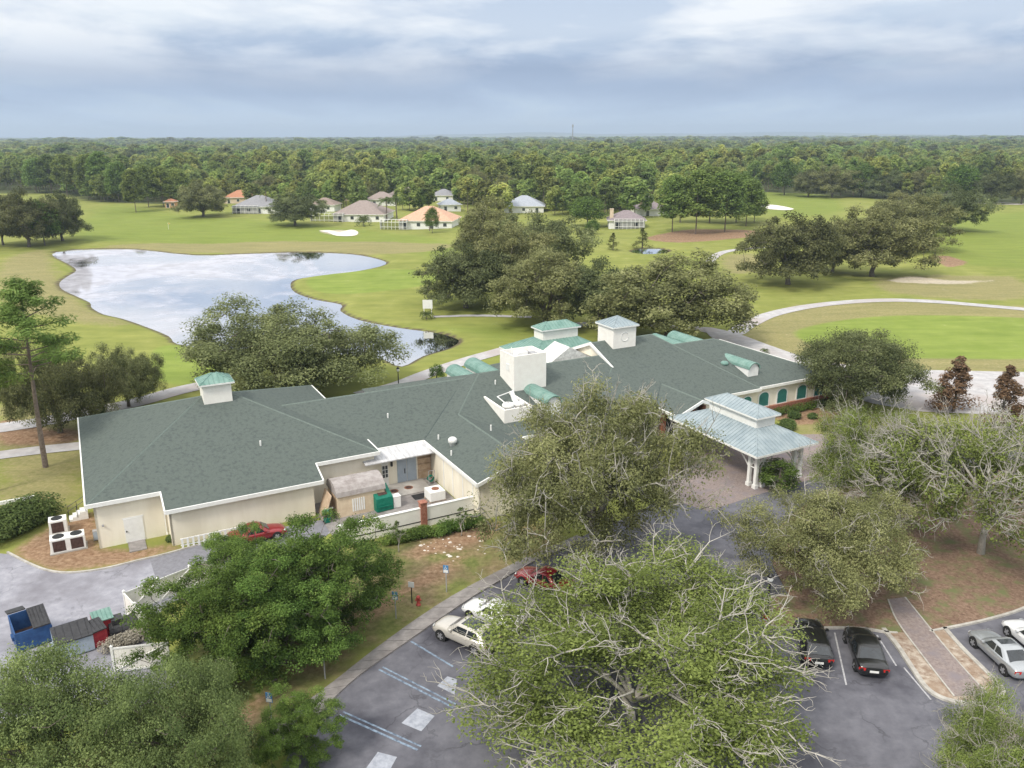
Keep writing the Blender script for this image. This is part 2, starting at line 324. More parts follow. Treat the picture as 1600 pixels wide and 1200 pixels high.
lush = [PX([(90, 370), (170, 315), (320, 335), (500, 350), (700, 370), (760, 420), (680, 415), (610, 395), (400, 385), (200, 380)]),
        PX([(1420, 350), (1600, 330), (1900, 360), (1900, 420), (1500, 420), (1440, 390)]),
        PX([(560, 500), (700, 505), (820, 500), (900, 520), (760, 545), (700, 560), (720, 530)]),
        PX([(480, 610), (560, 570), (640, 575), (590, 605)]),
        PX([(1150, 300), (1290, 305), (1330, 330), (1240, 345), (1170, 330)])]
dry = [PX([(1150, 520), (1240, 480), (1450, 478), (1700, 492), (1760, 540), (1650, 580), (1420, 582), (1240, 560)]),
       PX([(0, 410), (70, 390), (90, 430), (140, 480), (200, 505), (100, 500), (0, 470)]),
       PX([(100, 392), (300, 393), (620, 396), (700, 380), (500, 375), (250, 378)]),
       PX([(1380, 435), (1580, 436), (1600, 470), (1400, 465)]), PX([(1130, 400), (1180, 395), (1190, 420), (1140, 430)]),
       PX([(1290, 640), (1240, 640), (1260, 700), (1340, 690)]),
       PX([(0, 620), (120, 640), (130, 760), (60, 800), (0, 780)])]
straw = [PX([(20, 868), (60, 830), (150, 800), (160, 855), (270, 848), (265, 862), (200, 876), (110, 890), (70, 888)]),
         PX([(1200, 645), (1280, 632), (1320, 640), (1290, 660), (1240, 664)]),
         PX([(1100, 395), (1240, 340), (1060, 345), (1000, 372)]) if False else PX([(1010, 372), (1080, 360), (1180, 362), (1170, 372), (1060, 378)]),
         PX([(640, 860), (745, 820), (780, 815), (760, 840), (660, 870)]),
         PX([(70, 668), (125, 672), (120, 690), (70, 690)]),
         PX([(80, 690), (60, 660), (0, 655), (0, 690)]),
         PX([(480, 1030), (600, 950), (720, 880), (700, 870), (560, 960), (440, 1060), (330, 1130), (380, 1130)]),
         PX([(1455, 405), (1480, 402), (1510, 414), (1480, 420)])]
wood = [PX([(-3000, 300), (-200, 300), (90, 300), (140, 313), (260, 318), (360, 300), (700, 300), (1000, 285), (1090, 320), (1160, 300), (1280, 305), (1420, 318), (1900, 318), (4000, 300), (9000, 225), (-8000, 225)], 0)]
worn_shade = [PX([(560, 850), (760, 815), (870, 830), (860, 862), (760, 905), (640, 985), (560, 1030), (430, 1140), (250, 1260), (100, 1200), (300, 1000), (480, 900)])]  # front lawn: brown bare patches, with tree shade painted into the colour
bare = [PX([(1395, 437), (1430, 434), (1480, 440), (1550, 440), (1480, 446), (1400, 444)]),
        PX([(500, 362), (530, 358), (560, 362), (540, 367)])]
Z = {'lush': zone(lush, 14)*.6, 'green': zone(greens, 2.5), 'dry': zone(dry, 7), 'straw': zone(straw, 2.5), 'worn_shade': zone(worn_shade, 4), 'wood': np.clip(zone(wood, 10)+HILL, 0, 1), 'bare': zone(bare, 3),
     'bank': np.maximum(np.clip(1-np.abs(sdp)/1.5, 0, 1), np.clip(1-np.abs(sdp2)/1.5, 0, 1))}
ny_, nx_ = GX.shape
gv = np.stack([GX.ravel(), GY.ravel(), GZ.ravel()], 1)
idx = np.arange(nx_*ny_).reshape(ny_, nx_)
gf = np.stack([idx[:-1, :-1].ravel(), idx[:-1, 1:].ravel(), idx[1:, 1:].ravel(), idx[1:, :-1].ravel()], 1)
def np_mesh(name, v, f, mats, smooth=False, mi=None):
    me = bpy.data.meshes.new(name); me.vertices.add(len(v)); me.vertices.foreach_set('co', np.ascontiguousarray(v, np.float32).ravel())
    k = f.shape[1]; me.loops.add(f.size); me.loops.foreach_set('vertex_index', f.ravel().astype(np.int32))
    me.polygons.add(len(f)); me.polygons.foreach_set('loop_start', np.arange(0, f.size, k, dtype=np.int32)); me.polygons.foreach_set('loop_total', np.full(len(f), k, np.int32))
    for m in mats: me.materials.append(m)
    if mi is not None: me.polygons.foreach_set('material_index', mi.astype(np.int32))
    if smooth: me.polygons.foreach_set('use_smooth', np.ones(len(f), bool))
    me.update(calc_edges=True); return me
def ground_mat():
    m = bpy.data.materials.new('golf_grass'); m.use_nodes = True; t = m.node_tree; b = t.nodes['Principled BSDF']; b.inputs['Roughness'].default_value = .95; b.inputs['Specular IOR Level'].default_value = .1
    g = t.nodes.new('ShaderNodeNewGeometry')
    def ns(s, d=5, r_=.6):
        n = t.nodes.new('ShaderNodeTexNoise'); n.inputs['Scale'].default_value = s; n.inputs['Detail'].default_value = d; n.inputs['Roughness'].default_value = r_; t.links.new(g.outputs['Position'], n.inputs['Vector']); return n.outputs['Fac']
    def rampc(f, c0, c1, p0=.35, p1=.65):
        r_ = t.nodes.new('ShaderNodeValToRGB'); e = r_.color_ramp.elements; e[0].position = p0; e[1].position = p1; e[0].color = (*c0, 1); e[1].color = (*c1, 1); t.links.new(f, r_.inputs[0]); return r_.outputs[0]
    def mixc(f, a, b_):
        n = t.nodes.new('ShaderNodeMixRGB'); t.links.new(f, n.inputs[0]); t.links.new(a, n.inputs[1]); t.links.new(b_, n.inputs[2]); return n.outputs[0]
    nb, nm, nf = ns(.035, 4), ns(.22, 6), ns(2.2, 6, .7)
    def zone_f(name, amp=.5):
        a = t.nodes.new('ShaderNodeAttribute'); a.attribute_name = name
        x = vmath('ADD', a.outputs['Fac'], vmath('MULTIPLY', vmath('SUBTRACT', nm, .5, t), amp, t), t)
        x = vmath('ADD', x, vmath('MULTIPLY', vmath('SUBTRACT', nf, .5, t), amp*.9, t), t)
        mr = t.nodes.new('ShaderNodeMapRange'); mr.interpolation_type = 'SMOOTHSTEP'; mr.inputs['From Min'].default_value = .22; mr.inputs['From Max'].default_value = .8; t.links.new(x, mr.inputs[0]); return mr.outputs[0]
    base = mixc(vmath('MULTIPLY', nf, .7, t), rampc(nm, (.185, .212, .050), (.265, .280, .080)), rampc(nb, (.158, .200, .042), (.290, .288, .092)))
    c = mixc(zone_f('lush'), base, rampc(nf, (.150, .205, .036), (.205, .255, .056)))
    c = mixc(zone_f('dry', 1.1), c, rampc(nf, (.205, .200, .080), (.300, .265, .130)))
    c = mixc(zone_f('green', .15), c, rampc(nm, (.185, .245, .050), (.225, .280, .066)))
    c = mixc(zone_f('worn_shade', .5), c, mixc(rampc(nm, (0, 0, 0), (1, 1, 1), .42, .58), rampc(nf, (.105, .125, .038), (.190, .205, .070)), rampc(nf, (.150, .115, .062), (.270, .215, .125))))  # darkened grass and bare earth tones, tree shade included in the colour
    c = mixc(zone_f('straw', .8), c, rampc(nf, (.175, .100, .060), (.360, .250, .165)))
    c = mixc(zone_f('bare', 1.3), c, rampc(nf, (.36, .31, .23), (.58, .52, .43)))
    st = t.nodes.new('ShaderNodeMapping'); st.inputs['Scale'].default_value = (.05, .28, 1); st.inputs['Rotation'].default_value = (0, 0, .35); t.links.new(g.outputs['Position'], st.inputs[0]); sn = t.nodes.new('ShaderNodeTexNoise'); sn.inputs['Scale'].default_value = 1.6; sn.inputs['Detail'].default_value = 8; sn.inputs['Roughness'].default_value = .65; t.links.new(st.outputs[0], sn.inputs['Vector'])
    mu = t.nodes.new('ShaderNodeMixRGB'); mu.blend_type = 'MULTIPLY'; mu.inputs[0].default_value = .45; t.links.new(c, mu.inputs[1]); t.links.new(rampc(sn.outputs['Fac'], (.70, .74, .70), (1.22, 1.18, 1.15), .36, .64), mu.inputs[2]); c = mu.outputs[0]
    c = mixc(zone_f('wood', .5), c, rampc(nm, (.045, .062, .022), (.105, .115, .050)))
    c = mixc(zone_f('bank', .5), c, rampc(nf, (.060, .048, .032), (.150, .125, .080)))
    t.links.new(c, b.inputs['Base Color'])
    bp = t.nodes.new('ShaderNodeBump'); bp.inputs['Strength'].default_value = .35; bp.inputs['Distance'].default_value = .12; t.links.new(nf, bp.inputs['Height']); t.links.new(bp.outputs[0], b.inputs['Normal'])
    return m
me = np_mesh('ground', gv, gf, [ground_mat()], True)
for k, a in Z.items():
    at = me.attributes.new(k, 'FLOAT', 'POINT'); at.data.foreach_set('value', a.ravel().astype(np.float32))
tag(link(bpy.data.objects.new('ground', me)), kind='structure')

# water of the two ponds
def water_mat():
    m = bpy.data.materials.new('pond_water'); m.use_nodes = True; t = m.node_tree; b = t.nodes['Principled BSDF']; o = t.nodes['Material Output']
    b.inputs['Base Color'].default_value = (.03, .035, .04, 1); b.inputs['Roughness'].default_value = .03; b.inputs['IOR'].default_value = 1.33; b.inputs['Specular IOR Level'].default_value = 1.0
    g = t.nodes.new('ShaderNodeNewGeometry')
    def ns(s, d=6, st=(1, 1, 1)):
        mpn = t.nodes.new('ShaderNodeMapping'); mpn.inputs['Scale'].default_value = st; t.links.new(g.outputs['Position'], mpn.inputs[0])
        n = t.nodes.new('ShaderNodeTexNoise'); n.inputs['Scale'].default_value = s; n.inputs['Detail'].default_value = d; n.inputs['Roughness'].default_value = .62; n.inputs['Distortion'].default_value = .8; t.links.new(mpn.outputs[0], n.inputs['Vector']); return n.outputs['Fac']
    film = ns(.03, 9); fine = ns(.22, 6)
    # floating film: thick in the left and middle of the pond, open water at its right tip
    sp_ = t.nodes.new('ShaderNodeSeparateXYZ'); t.links.new(g.outputs['Position'], sp_.inputs[0])
    px = t.nodes.new('ShaderNodeMapRange'); px.inputs['From Min'].default_value = -105; px.inputs['From Max'].default_value = -15; px.inputs['To Min'].default_value = .12; px.inputs['To Max'].default_value = -.13; t.links.new(sp_.outputs[0], px.inputs[0])
    x = vmath('ADD', film, px.outputs[0], t)
    mr = t.nodes.new('ShaderNodeMapRange'); mr.inputs['From Min'].default_value = .47; mr.inputs['From Max'].default_value = .62; mr.inputs['To Max'].default_value = .62; t.links.new(vmath('ADD', x, vmath('MULTIPLY', vmath('SUBTRACT', fine, .5, t), .12, t), t), mr.inputs[0])
    r_ = t.nodes.new('ShaderNodeValToRGB'); e = r_.color_ramp.elements; e[0].position = .35; e[1].position = .6; e[0].color = (.40, .39, .42, 1); e[1].color = (.54, .54, .60, 1); t.links.new(fine, r_.inputs[0])
    d = t.nodes.new('ShaderNodeBsdfDiffuse'); t.links.new(r_.outputs[0], d.inputs[0])
    gl = t.nodes.new('ShaderNodeBsdfGlossy'); gl.inputs['Roughness'].default_value = .02; gl.inputs['Color'].default_value = (.9, .9, .93, 1)
    lw = t.nodes.new('ShaderNodeLayerWeight'); lw.inputs['Blend'].default_value = .42
    m0 = t.nodes.new('ShaderNodeMixShader'); t.links.new(vmath('MINIMUM', vmath('ADD', lw.outputs['Facing'], .12, t), 1., t), m0.inputs[0]); t.links.new(b.outputs[0], m0.inputs[1]); t.links.new(gl.outputs[0], m0.inputs[2])
    ms = t.nodes.new('ShaderNodeMixShader'); t.links.new(mr.outputs[0], ms.inputs[0]); t.links.new(m0.outputs[0], ms.inputs[1]); t.links.new(d.outputs[0], ms.inputs[2]); t.links.new(ms.outputs[0], o.inputs[0])
    bp = t.nodes.new('ShaderNodeBump'); bp.inputs['Strength'].default_value = .04; bp.inputs['Distance'].default_value = .05; t.links.new(ns(1.2, 3), bp.inputs['Height']); t.links.new(bp.outputs[0], gl.inputs['Normal'])
    return m
M['water'] = water_mat()
def sheet(name, pts, z, m, kind='structure', parent=None, follow=False):
    b_ = MB(); tri = tessellate_polygon([[Vector((p[0], p[1], 0)) for p in pts]]); b_.add([(p[0], p[1], z+(gz(p[0], p[1]) if follow else 0)) for p in pts], [tuple(t) for t in tri])
    o = b_.build(name, m, parent)
    for p in o.data.polygons:
        if p.normal.z < 0: p.flip()
    return tag(o, kind=kind) if parent is None else o
pc = np.array(POND); cpt = pc.mean(0)
sheet('pond_water', [tuple(p) for p in POND], WATER_Z+.02, M['water'])
sheet('pond_water', [tuple(p) for p in POND2], WATER_Z+.02, M['water'])

# ------------------------------------------------------------------ roads, paths, paving
def ribbon(name, pts, w, m, z=.03, px=True, k=6, thick=.0):
    P = smooth_open([G2(p) for p in pts] if px else pts, k); b_ = MB(); n = len(P); L_, R_ = [], []
    for i, p in enumerate(P):
        a, c = P[max(i-1, 0)], P[min(i+1, n-1)]; d = Vector((c[0]-a[0], c[1]-a[1])).normalized(); q = Vector((-d.y, d.x)); ww = w if not hasattr(w, '__len__') else w[0]+(w[1]-w[0])*i/(n-1)
        for s, l in ((1, L_), (-1, R_)):
            x, y = p[0]+q.x*s*ww/2, p[1]+q.y*s*ww/2; l.append((x, y, gz(x, y)+z))
    b_.add(L_+R_, [(i, i+1, n+i+1, n+i) for i in range(n-1)])
    if thick:
        b_.add(L_+[(x, y, z_-thick) for x, y, z_ in L_], [(i, i+1, n+i+1, n+i) for i in range(n-1)])
        b_.add(R_+[(x, y, z_-thick) for x, y, z_ in R_], [(i, i+1, n+i+1, n+i) for i in range(n-1)])
    return tag(b_.build(name, m), kind='structure')
ribbon('cart_path', [(560, 617), (620, 602), (670, 583), (730, 563), (790, 546), (850, 528), (900, 507), (980, 505), (1090, 513)], 3.0, M['path'], .05)
ribbon('cart_path', [(340, 596), (275, 610), (210, 628), (150, 640), (60, 658), (-40, 672)], 3.6, M['path'], .05)
ribbon('cart_path', [(140, 694), (60, 702), (-20, 712)], 2.6, M['path'], .06)
ribbon('cart_path', [(1090, 513), (1140, 522), (1165, 508), (1205, 490), (1270, 479), (1360, 475), (1460, 477), (1560, 484), (1680, 496)], 3.2, M['path'], .06)
ribbon('cart_path', [(1108, 412), (1114, 403), (1128, 394), (1150, 389), (1180, 386), (1230, 384)], 2.4, M['path'], .06)
ribbon('footpath', [(676, 494), (740, 493), (830, 495)], 1.7, M['path'], .06)
sheet('cart_yard', PX([(1100, 512), (1150, 522), (1200, 540), (1260, 560), (1330, 572), (1450, 580), (1700, 590), (1720, 640), (1440, 645), (1260, 600), (1180, 560), (1120, 535)], 3), .03, M['path'])
sheet('far_road', PX([(884, 306), (920, 304), (926, 310), (905, 318), (880, 316)], 2), .15, M['path'], follow=True)
sheet('bunker', PX([(498, 360), (515, 359), (530, 362), (548, 358), (559, 361), (553, 366), (525, 367), (512, 363)], 3), .12, M['sand'], follow=True)
sheet('bunker', PX([(1190, 321), (1215, 322), (1240, 327), (1225, 330), (1195, 328)], 3), .12, M['sand'], follow=True)
sheet('bunker', PX([(1520, 319), (1545, 318), (1600, 320), (1590, 323), (1540, 322)], 3), .12, M['sand'], follow=True)
# service drive on the left
drive = [G2(p) for p in [(-80, 858), (10, 864), (45, 880), (75, 891), (110, 894), (160, 888), (215, 875), (262, 864), (330, 845), (420, 827), (500, 812), (520, 830), (430, 870), (335, 905), (260, 945), (215, 985), (300, 1050), (200, 1120), (0, 1130), (-120, 1120)]]
sheet('service_drive', drive, .02, M['lightasphalt'])
sheet('asphalt_patch', [G2(p) for p in [(232, 872), (330, 846), (425, 829), (520, 815), (510, 836), (400, 885), (330, 905), (247, 920)]], .026, M['newasphalt'])
# front car park and entrance drive
lot = [G2(p) for p in [(430, 1220), (480, 1110), (540, 1058), (618, 1003), (718, 935), (812, 884), (880, 850), (1000, 800), (1085, 742), (1130, 712), (1300, 690), (1420, 690), (1700, 720), (1900, 800), (2300, 1230)]]
sheet('car_park', lot, .02, M['asphalt'])
sheet('entrance_paving', [G2(p) for p in [(1010, 770), (1085, 700), (1110, 680), (1290, 680), (1285, 745), (1180, 775), (1105, 800)]], .028, M['paver'])
# sidewalk slabs
swo = smooth_open([G2(p) for p in [(395, 1165), (450, 1118), (520, 1065), (600, 1003), (700, 935), (800, 882), (835, 866), (900, 838)]], 8)
swi = smooth_open([G2(p) for p in [(470, 1165), (505, 1110), (556, 1060), (636, 1003), (736, 935), (822, 885), (850, 872), (915, 845)]], 8)
sw = MB(); n = len(swo); sidewalk = None
sb_ = MB()
for i in range(n-1): sb_.add([(*swo[i], .045), (*swo[i+1], .045), (*swi[i+1], .045), (*swi[i], .045)], [(0, 1, 2, 3)])
sidewalk = tag(sb_.build('sidewalk', M['darkconcrete']), kind='structure')
for i in range(0, n-2, 2):
    a, b, c, d = [Vector((*p, 0)) for p in (swo[i], swo[i+2], swi[i+2], swi[i])]
    cen = (a+b+c+d)/4; q = [cen+(p-cen)*(1-.025/max((p-cen).length, .1)*1.4) for p in (a, b, c, d)]
    MB().prism([(p.x, p.y) for p in q], .03, .125+rnd.uniform(-.006, .006)).build('slab', M['darkconcrete'], sidewalk)
def kerb(name, pts, w=.18, h=.13, px=True, k=5, m='kerb'):
    P = smooth_open([G2(p) for p in pts] if px else pts, k); b_ = MB(); n = len(P); rows = [[], [], [], []]
    for i, p in enumerate(P):
        a, c = P[max(i-1, 0)], P[min(i+1, n-1)]; d = Vector((c[0]-a[0], c[1]-a[1])).normalized(); q = Vector((-d.y, d.x))*w/2
        for r_, (s, z) in zip(rows, ((1, 0), (.85, h), (-.85, h), (-1, 0))): r_.append((p[0]+q.x*s, p[1]+q.y*s, z))
    for A, B in zip(rows, rows[1:]): b_.add(A+B, [(i, i+1, n+i+1, n+i) for i in range(n-1)])
    return tag(b_.build(name, M[m]), kind='structure')
kerb('kerb', [(10, 862), (45, 880), (75, 891), (110, 894), (160, 888), (215, 875), (262, 864), (330, 845), (370, 838)])
# mulch bed between car park and entrance drive, with its brick walk
def mulch_mat():
    return mat('pine_straw_mulch', (.13, .080, .055), (.285, .195, .140), 5., .95, detail=9, bump=.5, bscale=12, c3=(.15, .165, .070), coord='World')
M['mulch'] = mulch_mat()
bed = [G2(p) for p in [(1182, 957), (1205, 935), (1232, 934), (1205, 885), (1210, 830), (1280, 770), (1420, 740), (1640, 735), (1760, 800), (1700, 900), (1610, 948), (1545, 970), (1470, 986), (1440, 992), (1385, 991), (1330, 984), (1205, 982)]]
bd = MB().prism(bed, 0, .11).build('mulch_bed', M['mulch']); tag(bd, kind='structure')
kerb('kerb', [(1400, 992), (1385, 991), (1330, 984), (1205, 982), (1182, 957), (1205, 935), (1232, 934)], .2, .15)
kerb('kerb', [(1450, 990), (1470, 986), (1545, 970), (1610, 948), (1700, 900)], .22, .15)
fing = smooth_open([G2(p) for p in [(1378, 985), (1400, 1012), (1425, 1050), (1445, 1078), (1470, 1094), (1505, 1102), (1540, 1100), (1562, 1090), (1560, 1076), (1535, 1050), (1500, 1015), (1473, 984)]], 4)
tag(MB().prism(fing, 0, .105).build('walk_island', mat('sandy_bed', (.20, .13, .09), (.48, .42, .35), 2.5, .95, detail=7, c3=(.28, .2, .14), coord='World')), kind='structure')
kerb('kerb', fing, .34, .15, px=False, k=1)
wl, wr = [(1385, 940), (1400, 975), (1440, 1030), (1488, 1092)], [(1412, 937), (1440, 972), (1487, 1030), (1541, 1090)]
walk = [G2(p) for p in wl] + [G2(p) for p in wr[::-1]]
tag(MB().prism(walk, .02, .135).build('brick_walk', M['paver']), kind='structure')
for e in (wl, wr): kerb('walk_edging', e, .12, .15)
sheet('brick_crossing', [G2(p) for p in [(1496, 1107), (1553, 1102), (1640, 1180), (1560, 1190)]], .03, M['paver'])
for e in ([(1496, 1107), (1560, 1190)], [(1553, 1102), (1640, 1180)]): ribbon('crossing_line', e, .12, M['linepaint'], .034, k=2)
# painted bay lines and pads
for a, b in (((640, 1002), (706, 1042)), ((590, 1046), (706, 1106)), ((528, 1117), (650, 1172))):
    ribbon('bay_line', [a, b], .14, M['bluepaint'], .027, k=2)
    g0, g1 = G(*a), G(*b); d = (g1-g0).normalized(); q = Vector((-d.y, d.x, 0))*.32
    ribbon('bay_line', [(g0.x+q.x, g0.y+q.y), (g1.x+q.x, g1.y+q.y)], .12, M['bluepaint'], .027, px=False, k=2) if a != (640, 1002) else None
for c in ([(625, 1130), (650, 1107), (677, 1119), (656, 1143)], [(570, 1200), (588, 1175), (618, 1183), (600, 1215)], [(681, 1072), (697, 1057), (712, 1062), (708, 1086)]):
    sheet('painted_pad', [G2(p) for p in c], .03, M['padpaint'])
for a, b in (((1302, 990), (1320, 1072)), ((1368, 994), (1398, 1042)), ((1410, 1045), (1452, 1095)), ((1490, 1000), (1530, 1045))):
    ribbon('bay_line', [a, b], .1, M['linepaint'], .027, k=2)

# ------------------------------------------------------------------ clubhouse (local frame: x along the front, y to the back)
TH = R(28.1); CO = (-33.59, 59.85)
e1 = Vector((math.cos(TH), math.sin(TH), 0)); e2 = Vector((-e1.y, e1.x, 0))
def Wl(a, b, z=0): v = Vector((*CO, 0))+e1*a+e2*b; return Vector((v.x, v.y, z))
def Lc(px, py, z=0):
    g = G(px, py, z)-Vector((*CO, 0)); return (g.dot(e1), g.dot(e2), z)
club = thing('clubhouse', 'long cream clubhouse with sprawling grey-green shingle roof', 'clubhouse', (*CO, 0), TH)
def caps(edges, parent, m='cap', w=.28, lift=.05, name='ridge_cap'):
    for p, q in edges:
        p, q = Vector(p), Vector(q); d = (q-p).normalized(); s = d.cross(Vector((0, 0, 1))).normalized()*w/2; u = Vector((0, 0, lift)); e = Vector((0, 0, -.06))
        MB().add([p+s+e, q+s+e, p+u, q+u, p-s+e, q-s+e], [(0, 1, 3, 2), (2, 3, 5, 4)]).build(name, M[m], parent, fixn=False)
def fascia(runs, parent, h=.28, t=.09, m='white', drop=.0):
    for run in runs:
        b_ = MB()
        for p, q in zip(run, run[1:]):
            p, q = Vector(p), Vector(q); d = (q-p).normalized(); s = Vector((d.y, -d.x, 0)).normalized()*t
            e = d*0.0
            top = Vector((0, 0, .05)); bot = Vector((0, 0, -h))
            b_.add([p-s*.3+bot, q-s*.3+bot, q+s+bot, p+s+bot, p-s*.3+top, q-s*.3+top, q+s+top, p+s+top], [(0, 1, 2, 3), (4, 5, 6, 7), (0, 1, 5, 4), (3, 2, 6, 7), (0, 3, 7, 4), (1, 2, 6, 5)])
        b_.build('fascia', M[m], parent)
# --- roofs
def roof(faces, ridge=(), eaves=(), name='roof', valley=(), m='roof'):
    b_ = MB()
    for f in faces: b_.poly(f)
    o = b_.build(name, M[m], club, fixn=False)
    bm = bmesh.new(); bm.from_mesh(o.data); bmesh.ops.remove_doubles(bm, verts=bm.verts, dist=1e-4); bmesh.ops.recalc_face_normals(bm, faces=bm.faces); bm.to_mesh(o.data); bm.free()
    caps(ridge, o); fascia(eaves, o)
    if valley: caps(valley, o, 'valley', .22, .02, 'valley_strip')
    return o
# left wing: hip roof with a forward bay
zE, zR = 4.1, 8.2; s1 = (zR-zE)/12.0; zB = zE-s1*2.3
A_, B_, C_, D_ = (-.5, -.4, zE), (5.05, -.4, zE), (5.05, -2.7, zB), (17.9, -2.7, zB)
E_, F_, BR, BL = (17.9, -.4, zE), (23.9, -.4, zE), (23.9, 23.6, zE), (-.5, 23.6, zE); r0, r1 = (10.4, 11.6, zR), (13., 11.6, zR)
roof([[A_, B_, C_, D_, E_, F_, r1, r0], [F_, BR, r1], [BR, BL, r0, r1], [BL, A_, r0]], [(A_, r0), (F_, r1), (BL, r0), (BR, r1), (r0, r1)], [[BL, A_, B_], [B_, C_], [C_, D_], [D_, E_], [E_, F_], [F_, BR]])
# centre link
roof([[(15, 1.6, 3.6), (42, 1.6, 3.6), (42, 10, 6.6), (15, 10, 6.6)], [(15, 10, 6.6), (42, 10, 6.6), (42, 18.4, 3.6), (15, 18.4, 3.6)]], [((17.5, 10, 6.6), (39, 10, 6.6))], [[(23.9, 1.6, 3.6), (29.1, 1.6, 3.6)]])
# kitchen wing and middle block
mz = 3.6+.357*(33.5-29.1)
P1, P2, P3 = (29.1, -10.4, 3.6), (29.1, 21, 3.6), (38.9, 9.4, 7.1); P4, P5 = (33.5, 3, mz), (33.5, -10.4, mz); P6, P7 = (37.9, -10.4, 3.6), (37.9, -2.2, 3.6); P8, P9 = (54.9, -2.2, 3.6), (54.9, 9.4, 7.1); P10 = (54.9, 21, 3.6)
roof([[P1, P5, P4, P3, P2], [P5, P6, P7, P4], [P7, P8, P9, P3, P4], [P3, P9, P10, P2]], [(P4, P3), (P4, P5), (P3, P9)], [[(29.1, 1.6, 3.6), P1], [P5, P6], [P1, P5], [P6, P7], [P7, (47, -2.2, 3.6)]], valley=[((29.1, 1.6, 3.62), (35.6, 8.2, 5.95)), (P7, P4)])
# main block with dutch gable on its left end
k2 = (8.2-3.4)/(11.5+.9); ea = 47.1
def fz(b): return 3.4+k2*(b+.9)
gF = (54.9, 6.9, fz(6.9)); gB = (54.9, 16.1, fz(6.9)); gT = (54.9, 11.5, 8.2); rE = (64., 11.5, 8.2); cF = (70.9, -.9, 3.4); cB = (70.9, 23.9, 3.4); lF = (ea, -.9, 3.4); lB = (ea, 23.9, 3.4)
roof([[lF, cF, rE, gT, gF], [cF, cB, rE], [rE, cB, lB, gB, gT], [lF, gF, gB, lB]], [(lF, gF), (cF, rE), (gT, rE)], [[(50, -.9, 3.4), cF], [cF, (70.9, 3, 3.4)]])
gw = MB().add([(55.15, 7.2, fz(6.9)), (55.15, 15.8, fz(6.9)), (55.15, 11.5, 8.1)], [(0, 1, 2)]).build('gable_wall', M['cream'], club)
fascia([[(54.75, 6.6, fz(6.6)), (54.75, 11.5, 8.22)], [(54.75, 11.5, 8.22), (54.75, 16.4, fz(6.6))]], gw, .32, .14)
# entrance gable
roof([[(55.6, -4.4, 3.5), (58.9, -4.4, 4.8), (58.9, 3.4, 4.8), (55.6, 0, 3.5)], [(62.2, -4.4, 3.5), (58.9, -4.4, 4.8), (58.9, 3.4, 4.8), (62.2, 0, 3.5)]], [((58.9, -4.4, 4.8), (58.9, 2.6, 4.8))], [[(55.6, -.9, 3.5), (55.6, -4.4, 3.5)], [(55.6, -4.4, 3.5), (58.9, -4.4, 4.8)], [(58.9, -4.4, 4.8), (62.2, -4.4, 3.5)], [(62.2, -4.4, 3.5), (62.2, -.9, 3.5)]], valley=[((55.6, -.6, 3.55), (58.9, 2.9, 4.86))])
# right wing
q0, q1, q2, q3, ra, rb = (62, -.55, 3.42), (83.2, -.55, 3.42), (83.2, 20.2, 3.42), (62, 20.2, 3.42), (62, 9.8, 7), (72.6, 9.8, 7)
roof([[q0, q1, rb, ra], [q1, q2, rb], [q2, q3, ra, rb]], [(ra, rb), (rb, q1)], [[(71, -.55, 3.42), q1], [q1, q2]])
# --- walls
def wall(pts, z0, z1, name='wall', m='cream', t=.2):
    b_ = MB()
    for p, q in zip(pts, pts[1:]):
        d = Vector((q[0]-p[0], q[1]-p[1])).normalized(); s = Vector((-d.y, d.x))*t; zt0, zt1 = (z1, z1) if not hasattr(z1, '__len__') else z1
        b_.add([(*p, z0), (*q, z0), (q[0]+s.x, q[1]+s.y, z0), (p[0]+s.x, p[1]+s.y, z0), (*p, zt0), (*q, zt1), (q[0]+s.x, q[1]+s.y, zt1), (p[0]+s.x, p[1]+s.y, zt0)], [(0, 1, 2, 3), (4, 5, 6, 7), (0, 1, 5, 4), (1, 2, 6, 5), (2, 3, 7, 6), (3, 0, 4, 7)])
    return b_.build(name, M[m], club)
wall([(0, 23), (0, 0), (5.3, 0)], 0, 3.95); wall([(5.3, .02), (5.3, -2.33)], 0, 3.4); wall([(5.32, -2.33), (17.1, -2.33)], 0, 3.25)
wall([(17.1, -2.31), (17.1, .3)], 0, 3.4); wall([(17.12, .1), (23.5, .1)], 0, 3.95); wall([(23.5, .7), (29.3, .7)], 0, 3.05, m='cream')
wall([(29.42, .9), (29.42, -10.1)], 0, 3.5); wall([(29.42, -10.1), (37.6, -10.1)], 0, 3.5)
MB().add([(29.6, -10.05, 3.5), (37.4, -10.05, 3.5), (33.5, -10.05, mz-.1)], [(0, 1, 2)]).build('gable_wall', M['cream'], club)
wall([(37.6, -10.1), (37.6, -1.7)], 0, 3.5); wall([(37.6, -1.7), (50, -1.7), (50, -.4), (55.9, -.4), (55.9, -1.2)], 0, 3.35)
wall([(61.9, -1.2), (61.9, -.4), (70.6, -.4)], 0, 3.3); wall([(70.62, -.2), (82.8, -.2), (82.8, 19.8)], 0, 3.35); wall([(82.8, 19.8), (47.5, 20.2), (30, 18), (23.6, 18), (23.4, 23.2), (0, 23.2)], 0, 3.4)
MB().box(70.9, 83., -.5, -.21, 0, .75).build('brick_plinth', M['brick'], club)
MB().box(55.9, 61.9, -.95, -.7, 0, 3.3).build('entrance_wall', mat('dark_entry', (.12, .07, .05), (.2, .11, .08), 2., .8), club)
for x in (56.6, 58.4, 60.2): MB().box(x, x+1.2, -1.08, -.96, .05, 2.6).build('entrance_door', M['window'], club)
for x in (55.9, 58.0, 60.0, 61.5): MB().box(x, x+.5, -1.5, -.97, 0, 2.9).build('brick_pier', M['brick'], club)
